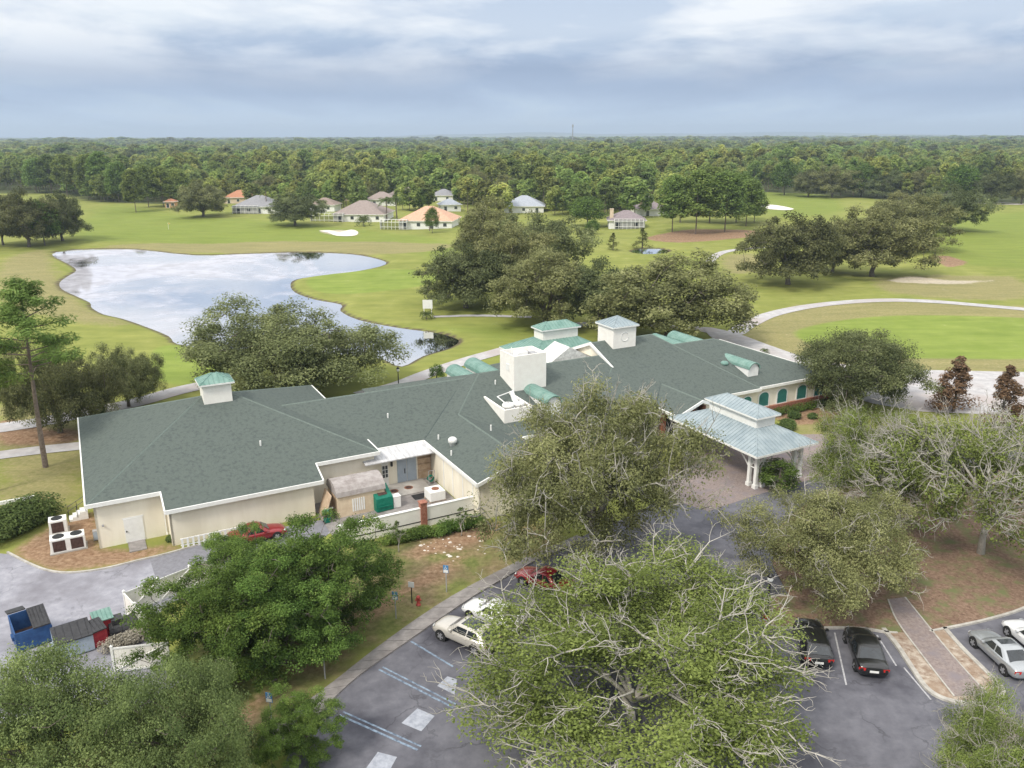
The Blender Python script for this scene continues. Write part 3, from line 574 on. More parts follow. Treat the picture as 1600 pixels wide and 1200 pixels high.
MB().box(56.0, 56.3, -4.2, -3.9, 0, 3.3).build('entrance_post', M['white'], club); MB().box(61.6, 61.9, -4.2, -3.9, 0, 3.3).build('entrance_post', M['white'], club)
# arched teal shutters on the right wing and main block
def arch(a, b, w, h, z0):
    prof = [(-w/2, z0), (w/2, z0), (w/2, z0+h*.68)]+[(w/2*math.cos(t), z0+h*.68+h*.32*math.sin(t)) for t in np.linspace(.15, math.pi-.15, 9)]+[(-w/2, z0+h*.68)]
    def ext(pr, y0, y1): n = len(pr); return MB().add([(a+x, y0, z) for x, z in pr]+[(a+x, y1, z) for x, z in pr], [tuple(range(n))[::-1], tuple(range(n, 2*n))]+[(i, (i+1) % n, n+(i+1) % n, n+i) for i in range(n)])
    s = ext(prof, b-.06, b-.01).build('arched_shutter', M['tealdoor'], club)
    cz = z0+h*.5; big = [(x*1.18, cz+(z-cz)*1.13) for x, z in prof]; n = len(prof)
    t_ = MB().add([(a+x, b-.09, z) for x, z in prof]+[(a+x, b-.09, z) for x, z in big]+[(a+x, b-.005, z) for x, z in prof]+[(a+x, b-.005, z) for x, z in big], [f for i in range(n) for j in [(i+1) % n] for f in ((i, j, n+j, n+i), (n+i, n+j, 3*n+j, 3*n+i), (i, 2*n+i, 2*n+j, j))])
    t_.build('arch_trim', M['white'], s)
    for k in range(1, 7): MB().box(a-w/2+.03, a+w/2-.03, b-.075, b-.06, z0+h*.1*k, z0+h*.1*k+.03).build('louvre', M['tealdoor'], s)
for a in (72.1, 75.1, 78.4, 81.4): arch(a, -.2, 1.55, 1.75, .85)
arch(69.2, -.4, 1.4, 1.7, .85)
for a in (40.5, 43.5, 46.5): arch(a, -1.7, 1.4, 1.8, .8)
# doors of the left wing
def door(a0, a1, b, h, m, name='door', handle=True):
    d = MB().box(a0, a1, b-.05, b, .02, h).build(name, M[m], club); MB().box(a0-.08, a1+.08, b-.03, b-.002, h, h+.1).build('door_frame', M['white'], d)
    if handle: MB().box(a0+.1, a0+.18, b-.12, b-.05, 1., 1.12).build('handle', M['black'], d)
    return d
door(2.0, 3.45, 0, 2.15, 'white')
MB().tube([(5.12, -.08, 3.9), (5.12, -.08, .3), (5.12, -.3, .15)], .05, 6).build('downpipe', M['white'], club)
MB().tube([(.5, -.06, 2.), (.5, -.18, 2.)], .09, 8).build('wall_vent', M['greypost'], club)
# yard lean-to and its openings
lt = MB().add([(22.4, -.6, 3.0), (29.2, -.6, 3.0), (29.2, 1.62, 3.52), (22.4, 1.62, 3.52), (22.4, -.6, 3.1), (29.2, -.6, 3.1), (29.2, 1.62, 3.62), (22.4, 1.62, 3.62)], [(0, 1, 2, 3), (4, 5, 6, 7), (0, 1, 5, 4), (1, 2, 6, 5), (2, 3, 7, 6), (3, 0, 4, 7)]).build('lean_to_roof', M['greymetal'], club)
dd = door(25.9, 26.85, .7, 2.5, 'bluegrey', handle=False); MB().box(26.6, 26.68, .58, .65, 1., 1.5).build('handle', M['black'], dd)
dd = door(26.9, 27.85, .7, 2.5, 'bluegrey', handle=False)
gd = door(24.35, 25.0, .7, 2.3, 'white', handle=False)
for i in range(2):
    for j in range(3): MB().box(24.42+i*.29, 24.64+i*.29, .62, .652, .95+j*.42, 1.3+j*.42).build('pane', M['window'], gd)
MB().box(25.25, 25.42, .5, .7, 2.0, 2.5).build('wall_lamp', M['black'], club)
for z in (.9, 1.6, 2.2): MB().box(28.0, 29.3, .45, .7, z, z+.06).build('shelf_board', M['wood'], club)
MB().box(28., 29.35, .66, .695, .1, 2.7).build('stained_panel', M['wood'], club)
for b in (-2.5, -4.6, -6.8, -8.9): MB().box(29.36, 29.43, b, b+.12, .1, 3.3).build('wall_batten', M['white'], club)
# --- cupolas
def cupola(a, b, w, d, z0, z1, rh, ov, m, nm='cupola', seams=.45, arcs=False):
    c = MB().box(a-w/2, a+w/2, b-d/2, b+d/2, z0, z1).build(nm, M['offwhite'], club)
    hip_metal(a-w/2-ov, a+w/2+ov, b-d/2-ov, b+d/2+ov, z1, rh, m, c, seams)
    if arcs: MB().tube([(a+.55*math.cos(t), b-d/2-.01, (z0+z1)/2+.35+.55*math.sin(t)) for t in np.linspace(0, 2*math.pi, 21)], .05, 5, False).build('round_louvre', M['white'], c); 
    return c
def hip_metal(x0, x1, y0, y1, z, rh, m, parent, sp=.45, lantern=None, name='metal_roof', th=.16):
    """standing-seam hip roof; optional flat-topped frustum for a lantern"""
    hx, hy = (x1-x0)/2, (y1-y0)/2; xc, yc = (x0+x1)/2, (y0+y1)/2
    if lantern: tx, ty = lantern
    else: k = min(hx, hy); tx, ty = hx-k, hy-k
    top = [(xc-tx, yc-ty, z+rh), (xc+tx, yc-ty, z+rh), (xc+tx, yc+ty, z+rh), (xc-tx, yc+ty, z+rh)]; bot = [(x0, y0, z), (x1, y0, z), (x1, y1, z), (x0, y1, z)]
    b_ = MB().add(bot+top, [(0, 1, 5, 4), (1, 2, 6, 5), (2, 3, 7, 6), (3, 0, 4, 7), (4, 5, 6, 7), (3, 2, 1, 0)])
    r_ = b_.build(name, M[m], parent, fixn=True)
    MB().box(x0-.02, x1+.02, y0-.02, y1+.02, z-th, z-.003).build('fascia', M['white'], r_)
    sm = MB()
    for i in range(4):
        p, q, t0, t1 = Vector(bot[i]), Vector(bot[(i+1) % 4]), Vector(top[i]), Vector(top[(i+1) % 4]); n = max(2, int((q-p).length/sp)); d = (q-p).normalized(); inn = Vector((-d.y, d.x, 0)); run = (t0-p).dot(inn); L_ = (q-p).length; a0 = (t0-p).dot(d); a1 = (t1-p).dot(d)
        for j in range(1, n):
            s = j*L_/n; f = 1. if a0 <= s <= a1 else (s/a0 if s < a0 else (L_-s)/(L_-a1)); e = p+d*s+inn*run*f+Vector((0, 0, rh*f)); st = p+d*s; w = d*.022; u = Vector((0, 0, .05))
            sm.add([st-w, st+w, e+w, e-w, st-w*.6+u, st+w*.6+u, e+w*.6+u, e-w*.6+u], [(4, 5, 6, 7), (0, 1, 5, 4), (1, 2, 6, 5), (3, 0, 4, 7)])
    o = sm.build('seam_rib', M[m], r_, fixn=False); o['kind'] = 'stuff'
    for i in range(4): MB().tube([bot[i], top[i]], .06, 5).build('hip_cap', M[m], r_)
    return r_
cupola(11.7, 11.3, 2.6, 2.2, 7.4, 9.7, .75, .3, 'teal')
cupola(58.6, 11.4, 3.3, 3.3, 6.9, 10.2, .95, .25, 'bluemetal', arcs=True)
# rear teal pavilion with lantern
pv = MB().box(51.8, 62.4, 19.8, 27., 0, 4.4).build('rear_pavilion', M['cream'], club)
hip_metal(51, 63.2, 18.8, 28.0, 4.5, 1.7, 'teal', pv, .5, (2.7, 1.2))
ln = MB().box(54.5, 59.9, 22.2, 24.6, 6.1, 7.6).build('lantern', M['offwhite'], club); hip_metal(54.2, 60.2, 21.9, 24.9, 7.6, .8, 'teal', ln, .5)
# white pediment in front of the pavilion
pa, pb, pcx = Lc(842, 554, 6.9), Lc(912, 549, 6.9), Lc(879, 535, 8.2)
MB().add([(pa[0], 11.5, 6.3), (pb[0]+.5, 11.5, 6.3), ((pa[0]+pb[0])/2, 11.5, 8.0), (pa[0], 15, 6.3), (pb[0]+.5, 15, 6.3), ((pa[0]+pb[0])/2, 15, 8.0)], [(0, 1, 2), (0, 2, 5, 3), (1, 4, 5, 2), (3, 5, 4)]).build('white_pediment', M['dirtywhite'], club)
# big equipment screen box on the roof
bx = MB(); x0, x1, y0, y1 = 41.0, 45.0, 5.2, 8.4
for p in ((x0, x1, y0, y0+.15), (x0, x1, y1-.15, y1), (x0, x0+.15, y0+.15, y1-.15), (x1-.15, x1, y0+.15, y1-.15)): bx.box(*p, 5.2, 9.7)
sb = bx.build('equipment_screen', M['offwhite'], club, bevel=.015); MB().box(x0+.15, x1-.15, y0+.15, y1-.15, 9.1, 9.3).build('screen_deck', M['greymetal'], sb)
MB().box(x0+1.0, x0+2.2, y0+1, y0+2.1, 9.3, 9.75).build('roof_unit', M['white'], sb); MB().box(x0+2.6, x0+3.3, y0+.6, y0+1.6, 9.3, 9.6).build('roof_unit', M['greypost'], sb)
MB().tube([(x0+1, y0+2.4, 9.3), (x0+1, y0+2.4, 10.1)], .04, 5).build('vent_pipe', M['white'], sb)
MB().box(x0-.06, x0, y0+1, y0+1.7, 7.9, 8.6).build('screen_vent', M['white'], sb)
# smaller open parapet with two exhaust fans
pp = MB(); X0, X1 = 37.3, 40.5
def m1(b): return 3.6+.3017*(b+2.2)
pp.box(X0, X1, .3, .5, 4.0, 5.75)
for x in (X0, X1-.2): pp.add([(x, .5, 4.), (x+.2, .5, 4.), (x+.2, 5., 5.6), (x, 5., 5.6), (x, .5, 5.75), (x+.2, .5, 5.75), (x+.2, 5., 5.9), (x, 5., 5.9)], [(0, 1, 2, 3), (4, 5, 6, 7), (0, 1, 5, 4), (1, 2, 6, 5), (2, 3, 7, 6), (3, 0, 4, 7)])
pr = pp.build('fan_parapet', M['offwhite'], club); MB().box(X0+.2, X1-.2, .5, 4.5, 4.4, 5.1).build('parapet_deck', M['greymetal'], pr)
for x in (X0+.95, X0+2.15):
    fn = MB().lathe([(.35, 0), (.38, .5), (.62, .55), (.62, .85), (.5, .98), (.2, 1.05)], 16, (x, 1.3, 5.1)).build('exhaust_fan', M['white'], pr, True)
    MB().box(x-.08, x+.08, 1.22, 1.38, 6.1, 6.25).build('fan_hinge', M['greypost'], fn)
MB().add([(X0+1.9, 2.1, 5.9), (X0+2.4, 2.1, 5.9), (X0+2.2, 2.4, 6.9), (X0+1.7, 2.4, 6.9), (X0+1.9, 2.2, 5.9), (X0+2.4, 2.2, 5.9), (X0+2.2, 2.5, 6.9), (X0+1.7, 2.5, 6.9)], [(0, 1, 2, 3), (4, 5, 6, 7), (0, 1, 5, 4), (1, 2, 6, 5), (2, 3, 7, 6), (3, 0, 4, 7)]).build('fan_flap', M['white'], pr)
MB().tube([(41, 5.1, 6.0), (38.1, 3.4, 6.2), (38.2, 1.4, 5.9)], .06, 6).build('conduit', M['white'], pr)
# barrel dormers
def dormer(a, b0, b1, w, z0, hw, back=False):
    n = 9; arc = [(w/2*math.cos(t), hw+w/2*math.sin(t)*.95) for t in np.linspace(0, math.pi, n)]
    pr_ = [(-w/2, -.3), (w/2, -.3)]+arc; k = len(pr_)
    d = MB().add([(a+x, b0, z0+z) for x, z in pr_]+[(a+x, b1, z0+z) for x, z in pr_], [tuple(range(k))[::-1], tuple(range(k, 2*k))]+[(i, (i+1) % k, k+(i+1) % k, k+i) for i in range(k)]).build('dormer', M['white'], club)
    o = [(x*1.12, z+.06+(.05 if 1 else 0)) for x, z in arc]; f0 = b0-(.2 if not back else 0); f1 = b1+(.2 if back else 0)
    c = MB(); c.add([(a+x, f0, z0+z) for x, z in arc]+[(a+x, f0, z0+z) for x, z in o]+[(a+x, f1, z0+z) for x, z in arc]+[(a+x, f1, z0+z) for x, z in o], [f for i in range(n-1) for f in ((i, i+1, n+i+1, n+i), (n+i, n+i+1, 3*n+i+1, 3*n+i), (2*n+i, 2*n+i+1, 3*n+i+1, 3*n+i))])
    rf = c.build('barrel_roof', M['teal'], d)
    L_ = f1-f0; m = int(L_/.42); sm = MB()
    for j in range(m+1):
        y = f0+L_*j/m; sm.tube([(a+x, y, z0+z+.01) for x, z in o], .03, 4)
    q = sm.build('seam_rib', M['teal'], rf); q['kind'] = 'stuff'
dormer(43.1, .4, 8, 1.7, 4.5, 1.0); dormer(71.9, 1.6, 8.6, 1.6, 4.1, .9)
dormer(38.9, 10.3, 16, 1.9, 4.45, 1.0, True); dormer(41.3, 9.8, 16, 1.9, 4.65, 1.3, True); dormer(68.1, 10.1, 16, 2., 4.5, 1.3, True); dormer(71.3, 10.1, 16, 2., 4.5, 1.3, True)
# small roof vents
def roofpt(px, py, plane):
    z = 5.
    for _ in range(12): a, b, _z = Lc(px, py, z); z = .5*z+.5*plane(a, b)
    return a, b, z
pl_left = lambda a, b: 3.6+.357*(a-29.1); pl_m1 = lambda a, b: m1(b); pl_lw = lambda a, b: zE+s1*(b+.4); pl_rw = lambda a, b: 3.42+.346*(b+.55); pl_c = lambda a, b: 3.6+.357*(b-1.6)
a, b, z = roofpt(706, 695, pl_left); v_ = MB().lathe([(.3, -.3), (.3, .25), (.42, .3), (.42, .6), (.25, .75)], 14, (a, b, z)).build('exhaust_fan', M['white'], club, True)
for px, py, pl in ((684, 686, pl_left), (406, 695, pl_lw), (773, 600, pl_m1), (766, 671, pl_left), (704, 711, pl_left), (605, 652, pl_c)):
    a, b, z = roofpt(px, py, pl); MB().tube([(a, b, z-.1), (a, b, z+.45)], .08, 8).build('vent_pipe', M['white'], club)
a, b, z = roofpt(1131, 569, pl_rw); MB().lathe([(.5, -.1), (.5, .1), (.35, .28), (.1, .34)], 14, (a, b, z)).build('roof_vent', M['teal'], club, True)

# ------------------------------------------------------------------ entrance canopy
can = thing('entrance_canopy', 'drive-through entrance canopy with pale blue metal roof and white columns', 'canopy', (*CO, 0), TH)
ZC = 3.75
cr_ = hip_metal(54.2, 62.1, -17.4, -4.5, ZC, 1.35, 'bluemetal', can, .42, (1.15, 3.3), th=.2)
MB().box(56.95, 59.35, -14.3, -7.6, ZC+1.2, ZC+2.45).build('lantern', M['white'], can)
hip_metal(56.6, 59.7, -14.65, -7.25, ZC+2.46, .75, 'bluemetal', can, .42, name='lantern_roof')
MB().box(54.9, 61.4, -16.7, -5.2, ZC-.32, ZC-.17).build('soffit', M['white'], can)
def column(a, b): 
    c = MB().box(a-.16, a+.16, b-.16, b+.16, 0, ZC-.3).build('column', M['white'], can, bevel=.02); MB().box(a-.22, a+.22, b-.22, b+.22, 0.02, .4).build('column_base', M['white'], c)
def lattice(p, q):
    b_ = MB(); p, q = Vector((*p, 0)), Vector((*q, 0)); z0, z1 = ZC-1.75, ZC-.75
    for u, v in (((p, z0), (q, z1)), ((p, z1), (q, z0)), ((p, z0), (q, z0)), ((p, z1), (q, z1))): b_.tube([u[0]+Vector((0, 0, u[1])), v[0]+Vector((0, 0, v[1]))], .065, 4)
    b_.build('lattice_panel', M['white'], can)
xa, xb, ya, yb = 55.3, 61.0, -16.4, -5.6
for sx, x in ((1, xa), (-1, xb)):
    for sy, y in ((1, ya), (-1, yb)):
        column(x, y); column(x+sx*.85, y); column(x, y+sy*.85)
        lattice((x, y), (x+sx*.85, y)); lattice((x, y), (x, y+sy*.85))
def brace(p, q, up):
    pts = [(p[0]+(q[0]-p[0])*t, p[1]+(q[1]-p[1])*t, ZC-2.0+1.5*math.sin(t*math.pi/2)) for t in np.linspace(0, 1, 8)]
    MB().tube(pts, .07, 5).build('curved_brace', M['white'], can)
for x, sx in ((xa, 1), (xb, -1)):
    brace((x, ya+.85), (x, ya+3), 1); brace((x, yb-.85), (x, yb-3), 1)
for y in (ya, yb): brace((xa+.85, y), (xa+2.6, y), 1); brace((xb-.85, y), (xb-2.6, y), 1)
sgn = thing('white_notice_board', 'white notice board standing under the entrance canopy', 'board', Wl(57.2, -2.6), TH)
MB().box(-.6, .6, -.05, .05, .5, 1.9).build('panel', M['white'], sgn)
for x in (-.5, .5): MB().box(x-.04, x+.04, -.04, .04, 0, .5).build('post', M['white'], sgn)

# ------------------------------------------------------------------ kitchen yard
yard = [(17.3, -8.9), (29.3, -8.7), (29.3, .65), (23.4, .65), (23.4, .05), (17.3, .05)]
yd = [Wl(*p) for p in yard]; sheet('yard_paving', [(p.x, p.y) for p in yd], .05, M['darkconcrete'])
yd = [Wl(*p) for p in [(23.5, -2.3), (28.2, -2.3), (28.4, .6), (23.5, .6)]]; tag(MB().prism([(p.x, p.y) for p in yd], .04, .16).build('yard_landing', M['concrete']), kind='structure')
yw = thing('yard_wall', 'low cream garden wall with two red brick pillars around the kitchen yard', 'wall', (*CO, 0), TH)
for x0, x1 in ((17.3, 24.4), (24.95, 29.9)): 
    w = MB().box(x0, x1, -8.95, -8.7, 0, 1.75).build('wall_panel', M['offwhite'], yw); MB().box(x0, x1, -8.98, -8.67, 1.75, 1.82).build('coping', M['white'], w); MB().box(x0, x1, -8.97, -8.95, .55, .63).build('dark_band', M['black'], w)
for x in (24.4, 29.9): p = MB().box(x, x+.55, -9.1, -8.55, 0, 2.25).build('brick_pillar', M['brick'], yw); MB().box(x-.06, x+.61, -9.16, -8.49, 2.25, 2.35).build('cap', M['brick'], p)
sh = thing('storage_shed', 'tan storage shed with curved grey roof in the kitchen yard', 'shed', Wl(18.7, -3.9), TH)
MB().box(0, 4.3, 0, 3.0, 0, 2.1).build('shed_body', M['shedwall'], sh)
n = 9; arc = [(1.5-1.65*math.cos(t), 2.02+1.05*math.sin(t)) for t in np.linspace(0, math.pi, n)]
MB().add([(-.08, y, z) for y, z in arc]+[(4.38, y, z) for y, z in arc], [(i, i+1, n+i+1, n+i) for i in range(n-1)]+[tuple(range(n)), tuple(range(n, 2*n))[::-1]]).build('shed_roof', M['shedroof'], sh)
for k in range(6): MB().box(1.3+k*.2, 1.42+k*.2, -.05, -.002, .4, 1.6).build('louvre_slat', M['white'], sh)
MB().box(-.05, -.005, .5, 1.7, 0, 1.9).build('shed_door', M['wood'], sh)
gc = thing('green_compactor', 'green metal waste compactor beside the curved-roof shed', 'compactor', Wl(22.0, -4.6), TH+R(4))
MB().add([(0, 0, .1), (1.6, 0, .1), (1.6, 1.5, .1), (0, 1.5, .1), (0, .1, 1.3), (1.6, .1, 1.3), (1.6, 1.5, 2.1), (0, 1.5, 2.1)], [(0, 1, 2, 3), (4, 5, 6, 7), (0, 1, 5, 4), (1, 2, 6, 5), (2, 3, 7, 6), (3, 0, 4, 7)]).build('hopper', M['greenbin'], gc, bevel=.03)
MB().add([(.35, .38, 1.5), (1.2, .38, 1.5), (1.2, 1.0, 1.86), (.35, 1.0, 1.86)], [(0, 1, 2, 3)]).build('feed_hatch', M['rustdark'], gc)
MB().box(.1, 1.5, -.06, 0, .5, .62).build('rail', M['greenbin'], gc); MB().box(.1, 1.5, .1, 1.4, 0, .1).build('skid', M['black'], gc)
def carton(name, label, cat, a, b, w, d, h, m, rz=0):
    t_ = thing(name, label, cat, Wl(a, b), TH+rz); MB().box(-w/2, w/2, -d/2, d/2, .06, h).build('body', M[m], t_, bevel=.03); MB().box(-w/2-.02, w/2+.02, -d/2-.02, d/2+.02, h, h+.05).build('lid', M[m], t_); return t_
carton('white_cabinet', 'small white cabinet right beside the green compactor', 'cabinet', 24.0, -4.0, .7, .7, 1.1, 'white')
carton('white_crate', 'low white crate against the garden wall near the left brick pillar', 'crate', 22.9, -8.1, .9, .8, .5, 'dirtywhite', .2)
carton('white_freezer', 'long white chest freezer at the far left of the yard wall', 'freezer', 20.3, -7.8, 1.5, .8, .8, 'white', .1)
carton('grey_crate', 'grey crate against the garden wall just left of brick pillar', 'crate', 23.9, -8.0, .6, .6, .5, 'greypost')
for i, (a, b, lab) in enumerate(((24.9, -7.2, 'yellow bollard in the kitchen yard behind the left brick pillar'), (20.2, -6.4, 'yellow bollard in the kitchen yard in front of the shed'))):
    bo = thing('bollard', lab, 'bollard', Wl(a, b), 0, 'yellow yard bollards'); MB().lathe([(.09, 0), (.09, .95), (.06, 1.02)], 10).build('post', M['yellow'], bo, True)
ac = thing('condenser_unit', 'white air conditioner with fan on a pallet by the yard side wall', 'air conditioner', Wl(27.7, -4.2), TH)
MB().box(-.75, .75, -.75, .75, .15, 1.05).build('casing', M['white'], ac, bevel=.03); MB().lathe([(.35, 0), (.35, .04)], 18, (.05, 0, 1.055)).build('fan_grille', M['copper'], ac)
for y in (-.6, 0, .6): MB().box(-.8, .8, y-.08, y+.08, .05, .15).build('pallet_plank', M['wood'], ac)
tag(MB().box(26.0, 27.3, -3.6, -2.5, .055, .075).build('rubber_mat', M['black'], None, loc=(*CO, 0), rz=TH), 'black rubber mat lying beside the yard air conditioner', 'mat')
for a, b, l in ((24.9, -1.0, 'left round brown drain cover on the yard landing'), (26.4, -.9, 'right round brown drain cover on the yard landing')):
    mh = thing('drain_cover', l, 'drain cover', Wl(a, b, .16), 0, 'yard drain covers'); MB().lathe([(.42, 0), (.42, .02)], 20).build('plate', M['copper'], mh); MB().lathe([(.30, .02), (.30, .03)], 20).build('inner_ring', M['rustdark'], mh)
pn = thing('plywood_sheet', 'tan plywood panel leaning at the shed end', 'panel', Wl(17.5, -2.6), TH); MB().add([(0, -1.2, .06), (.7, -1.2, 2.2), (.7, .8, 2.2), (0, .8, .06), (.06, -1.2, .06), (.76, -1.2, 2.2), (.76, .8, 2.2), (.06, .8, .06)], [(0, 1, 2, 3), (4, 5, 6, 7), (0, 1, 5, 4), (1, 2, 6, 5), (2, 3, 7, 6), (3, 0, 4, 7)]).build('panel', M['wood'], pn)
MB().box(.1, .9, -.9, -.8, .9, 1.0).build('batten', M['white'], pn)
wb = thing('wheeled_bin', 'dark green bin standing behind the plywood panel', 'bin', Wl(17.6, -4.2), TH); MB().add([(-.22, -.22, .1), (.22, -.22, .1), (.22, .22, .1), (-.22, .22, .1), (-.3, -.3, 1.0), (.3, -.3, 1.0), (.3, .3, 1.0), (-.3, .3, 1.0)], [(0, 1, 2, 3), (4, 5, 6, 7), (0, 1, 5, 4), (1, 2, 6, 5), (2, 3, 7, 6), (3, 0, 4, 7)]).build('body', M['greenbin'], wb); MB().box(-.33, .33, -.33, .36, 1.0, 1.08).build('lid', M['tealdoor'], wb)
for y in (-.2, .2): MB().tube([(-.24, y, .1), (-.3, y, .1)], .1, 10).build('wheel', M['black'], wb)
hr = thing('hose_reel', 'green hose reel by the shelves in the yard corner', 'hose reel', Wl(28.7, -1.0), TH); MB().tube([(.3*math.cos(t), .18*(t/12), .6+.3*math.sin(t)) for t in np.linspace(0, 25, 60)], .035, 5).build('hose', M['greenbin'], hr)
for x in (-.3, .3): MB().tube([(x, -.1, .0), (x, -.1, 1.5)], .03, 5).build('stand_leg', M['greypost'], hr)
MB().tube([(-.3, -.1, 1.5), (.3, -.1, 1.5)], .03, 5).build('handle', M['greypost'], hr)

# ------------------------------------------------------------------ left end: condensers, steps, railing
def condenser(px, py, w, fans, label):
    t_ = thing('condenser_unit', label, 'air conditioner', G(px, py), TH)
    MB().box(0, w, 0, 1.15, .08, 1.25).build('casing', M['white'], t_, bevel=.03)
    MB().box(-.1, w+.1, -.1, 1.25, 0, .09).build('pad', M['concrete'], t_)
    for x in fans:
        f = MB().lathe([(.40, 0), (.40, .03)], 22, (x, .58, 1.255)).build('fan_opening', M['copper'], t_); MB().lathe([(.43, .0), (.43, .05), (.40, .05)], 22, (x, .58, 1.25)).build('fan_ring', M['black'], f)
        for k in range(4): an = k*math.pi/2; MB().box(x+.05, x+.38, .58-.05, .58+.05, 1.287, 1.295, an, (x, .58)).build('blade', M['rustdark'], f)
        MB().box(x-.45, x+.45, -.02, -.004, .2, 1.1).build('coil_grille', M['rustdark'], t_)
condenser(79, 866, 2.5, (.62, 1.9), 'wide white condenser with two fans outside the left wing')
condenser(77, 836, 1.35, (.62,), 'white single fan condenser behind the wider two-fan one')
ub = thing('utility_box', 'small grey electric box at the foot of left wing wall', 'utility box', G(150, 842), TH); MB().box(-.25, .25, -.2, .2, .05, .9).build('cabinet', M['greypost'], ub, bevel=.02); MB().box(-.2, .2, -.22, -.2, .15, .8).build('hatch', M['bluegrey'], ub)
st = thing('outdoor_steps', 'small white steps with black handrails at left end of clubhouse', 'steps', Wl(-2.1, 6.6), TH)
for k in range(4): MB().box(k*.3, 1.5, 0, 1.1, k*.18, k*.18+.17).build('tread', M['white'], st)
for y in (0, 1.1):
    rl = MB(); rl.tube([(0, y, 0), (0, y, 1.0), (1.4, y, 1.75), (1.4, y, .72)], .03, 5); rl.tube([(.7, y, .3), (.7, y, 1.37)], .025, 5); rl.build('handrail', M['black'], st)
pk = thing('picket_rail', 'short white picket railing at foot of the bay wall', 'railing', Wl(5.9, -3.3), TH)
for k in range(13): MB().box(k*.42, k*.42+.16, 0, .09, .05, .92).build('picket', M['white'], pk)
for z in (.25, .8): MB().box(-.05, 5.3, .092, .15, z, z+.09).build('rail', M['white'], pk)
wp = thing('doorstep', 'brown concrete doorstep in front of white wing door', 'doorstep', Wl(2.1, -1.9), TH); MB().box(0, 1.3, 0, 1.85, 0, .07).build('slab', M['darkconcrete'], wp)

# ------------------------------------------------------------------ bins and enclosure
def dumpster(px, py, rz, label, body, w=2.35, d=1.9, h1=1.5, h2=2.2, lid='blackplastic', open_lid=True):
    t_ = thing('dumpster', label, 'dumpster', G(px, py), rz)
    sh_ = MB(); t = .07
    prof = [(0, 0), (d, 0), (d, h2), (0, h1)]
    for x in (0, w-t): sh_.add([(x, y, z+.12) for y, z in prof]+[(x+t, y, z+.12) for y, z in prof], [(0, 1, 2, 3), (4, 5, 6, 7), (0, 1, 5, 4), (1, 2, 6, 5), (2, 3, 7, 6), (3, 0, 4, 7)])
    sh_.box(t, w-t, 0, t, .12, h1+.12); sh_.box(t, w-t, d-t, d, .12, h2+.12); sh_.box(t, w-t, t, d-t, .12, .2)
    sh_.build('hull', M[body], t_)
    MB().box(t+.02, w-t-.02, t+.02, d-t-.02, .21, h1*.6).build('rubbish', M['rustdark'], t_)
    sl = (h2-h1)/d
    def lidp(x0, x1):
        l = MB().add([(x0, -.08, h1+.13-.08*sl), (x1, -.08, h1+.13-.08*sl), (x1, d, h2+.13), (x0, d, h2+.13), (x0, -.08, h1+.19), (x1, -.08, h1+.19), (x1, d, h2+.19), (x0, d, h2+.19)], [(0, 1, 2, 3), (4, 5, 6, 7), (0, 1, 5, 4), (1, 2, 6, 5), (2, 3, 7, 6), (3, 0, 4, 7)]).build('lid', M[lid], t_)
        for k in range(5): x = x0+(x1-x0)*(k+.5)/5; MB().tube([(x, 0, h1+.2), (x, d-.05, h2+.2)], .03, 4).build('lid_rib', M[lid], l)
    if open_lid:
        lidp(w/2+.02, w); MB().add([(0, d, h2+.15), (w/2, d, h2+.15), (w/2, d+1.3, h2-.25), (0, d+1.3, h2-.25), (0, d, h2+.22), (w/2, d, h2+.22), (w/2, d+1.3, h2-.18), (0, d+1.3, h2-.18)], [(0, 1, 2, 3), (4, 5, 6, 7), (0, 1, 5, 4), (1, 2, 6, 5), (2, 3, 7, 6), (3, 0, 4, 7)]).build('open_lid', M[lid], t_)
    else: lidp(0, w)
    for x in (-.12, w): MB().box(x, x+.12, .5, 1.1, .7, .95).build('lift_pocket', M[body], t_)
    for x in (.2, w-.5):
        for y in (.15, d-.35): MB().box(x, x+.3, y, y+.2, 0, .12).build('caster', M['black'], t_)
    return t_
dumpster(26, 1020, TH+R(12), 'blue dumpster with one black lid thrown open', 'bluebin', 2.1, 1.7, 1.3, 1.9)
dumpster(88, 1034, TH+R(8), 'pale blue dumpster half hidden behind leaves in front of bins', 'bluegrey', 2.2, 1.6, 1.1, 1.5, open_lid=False)
dumpster(136, 1018, TH+R(18), 'lower red bin with black lid in front of the stack of bins', 'redbin', 1.3, 1.2, 1.1, 1.35, open_lid=False)
dumpster(148, 1000, TH+R(8), 'upper red bin with a teal lid beside the black tank', 'redbin', 1.25, 1.1, 1.2, 1.4, 'teal', open_lid=False)
bt = thing('black_tank', 'black ribbed plastic tank beside the red bins', 'tank', G(172, 1000), TH+R(5))
n = 10; ar = [(.8-.8*math.cos(t), .25+.75*math.sin(t)) for t in np.linspace(0, math.pi, n)]; pr_ = [(0, 0.02), (1.6, .02)]; pf = [(1.6, .02)]+ar[::-1]+[(0, .02)]; k = len(pf)
MB().add([(0, y, z) for y, z in pf]+[(2., y, z) for y, z in pf], [tuple(range(k)), tuple(range(k, 2*k))[::-1]]+[(i, (i+1) % k, k+(i+1) % k, k+i) for i in range(k)]).build('shell', M['blackplastic'], bt)
for x in (.2, .7, 1.2, 1.7): MB().tube([(x, y, z) for y, z in ar], .05, 5).build('rib', M['blackplastic'], bt)
MB().box(.2, .9, .3, 1.1, .95, 1.25).build('lid_box', M['blackplastic'], bt)
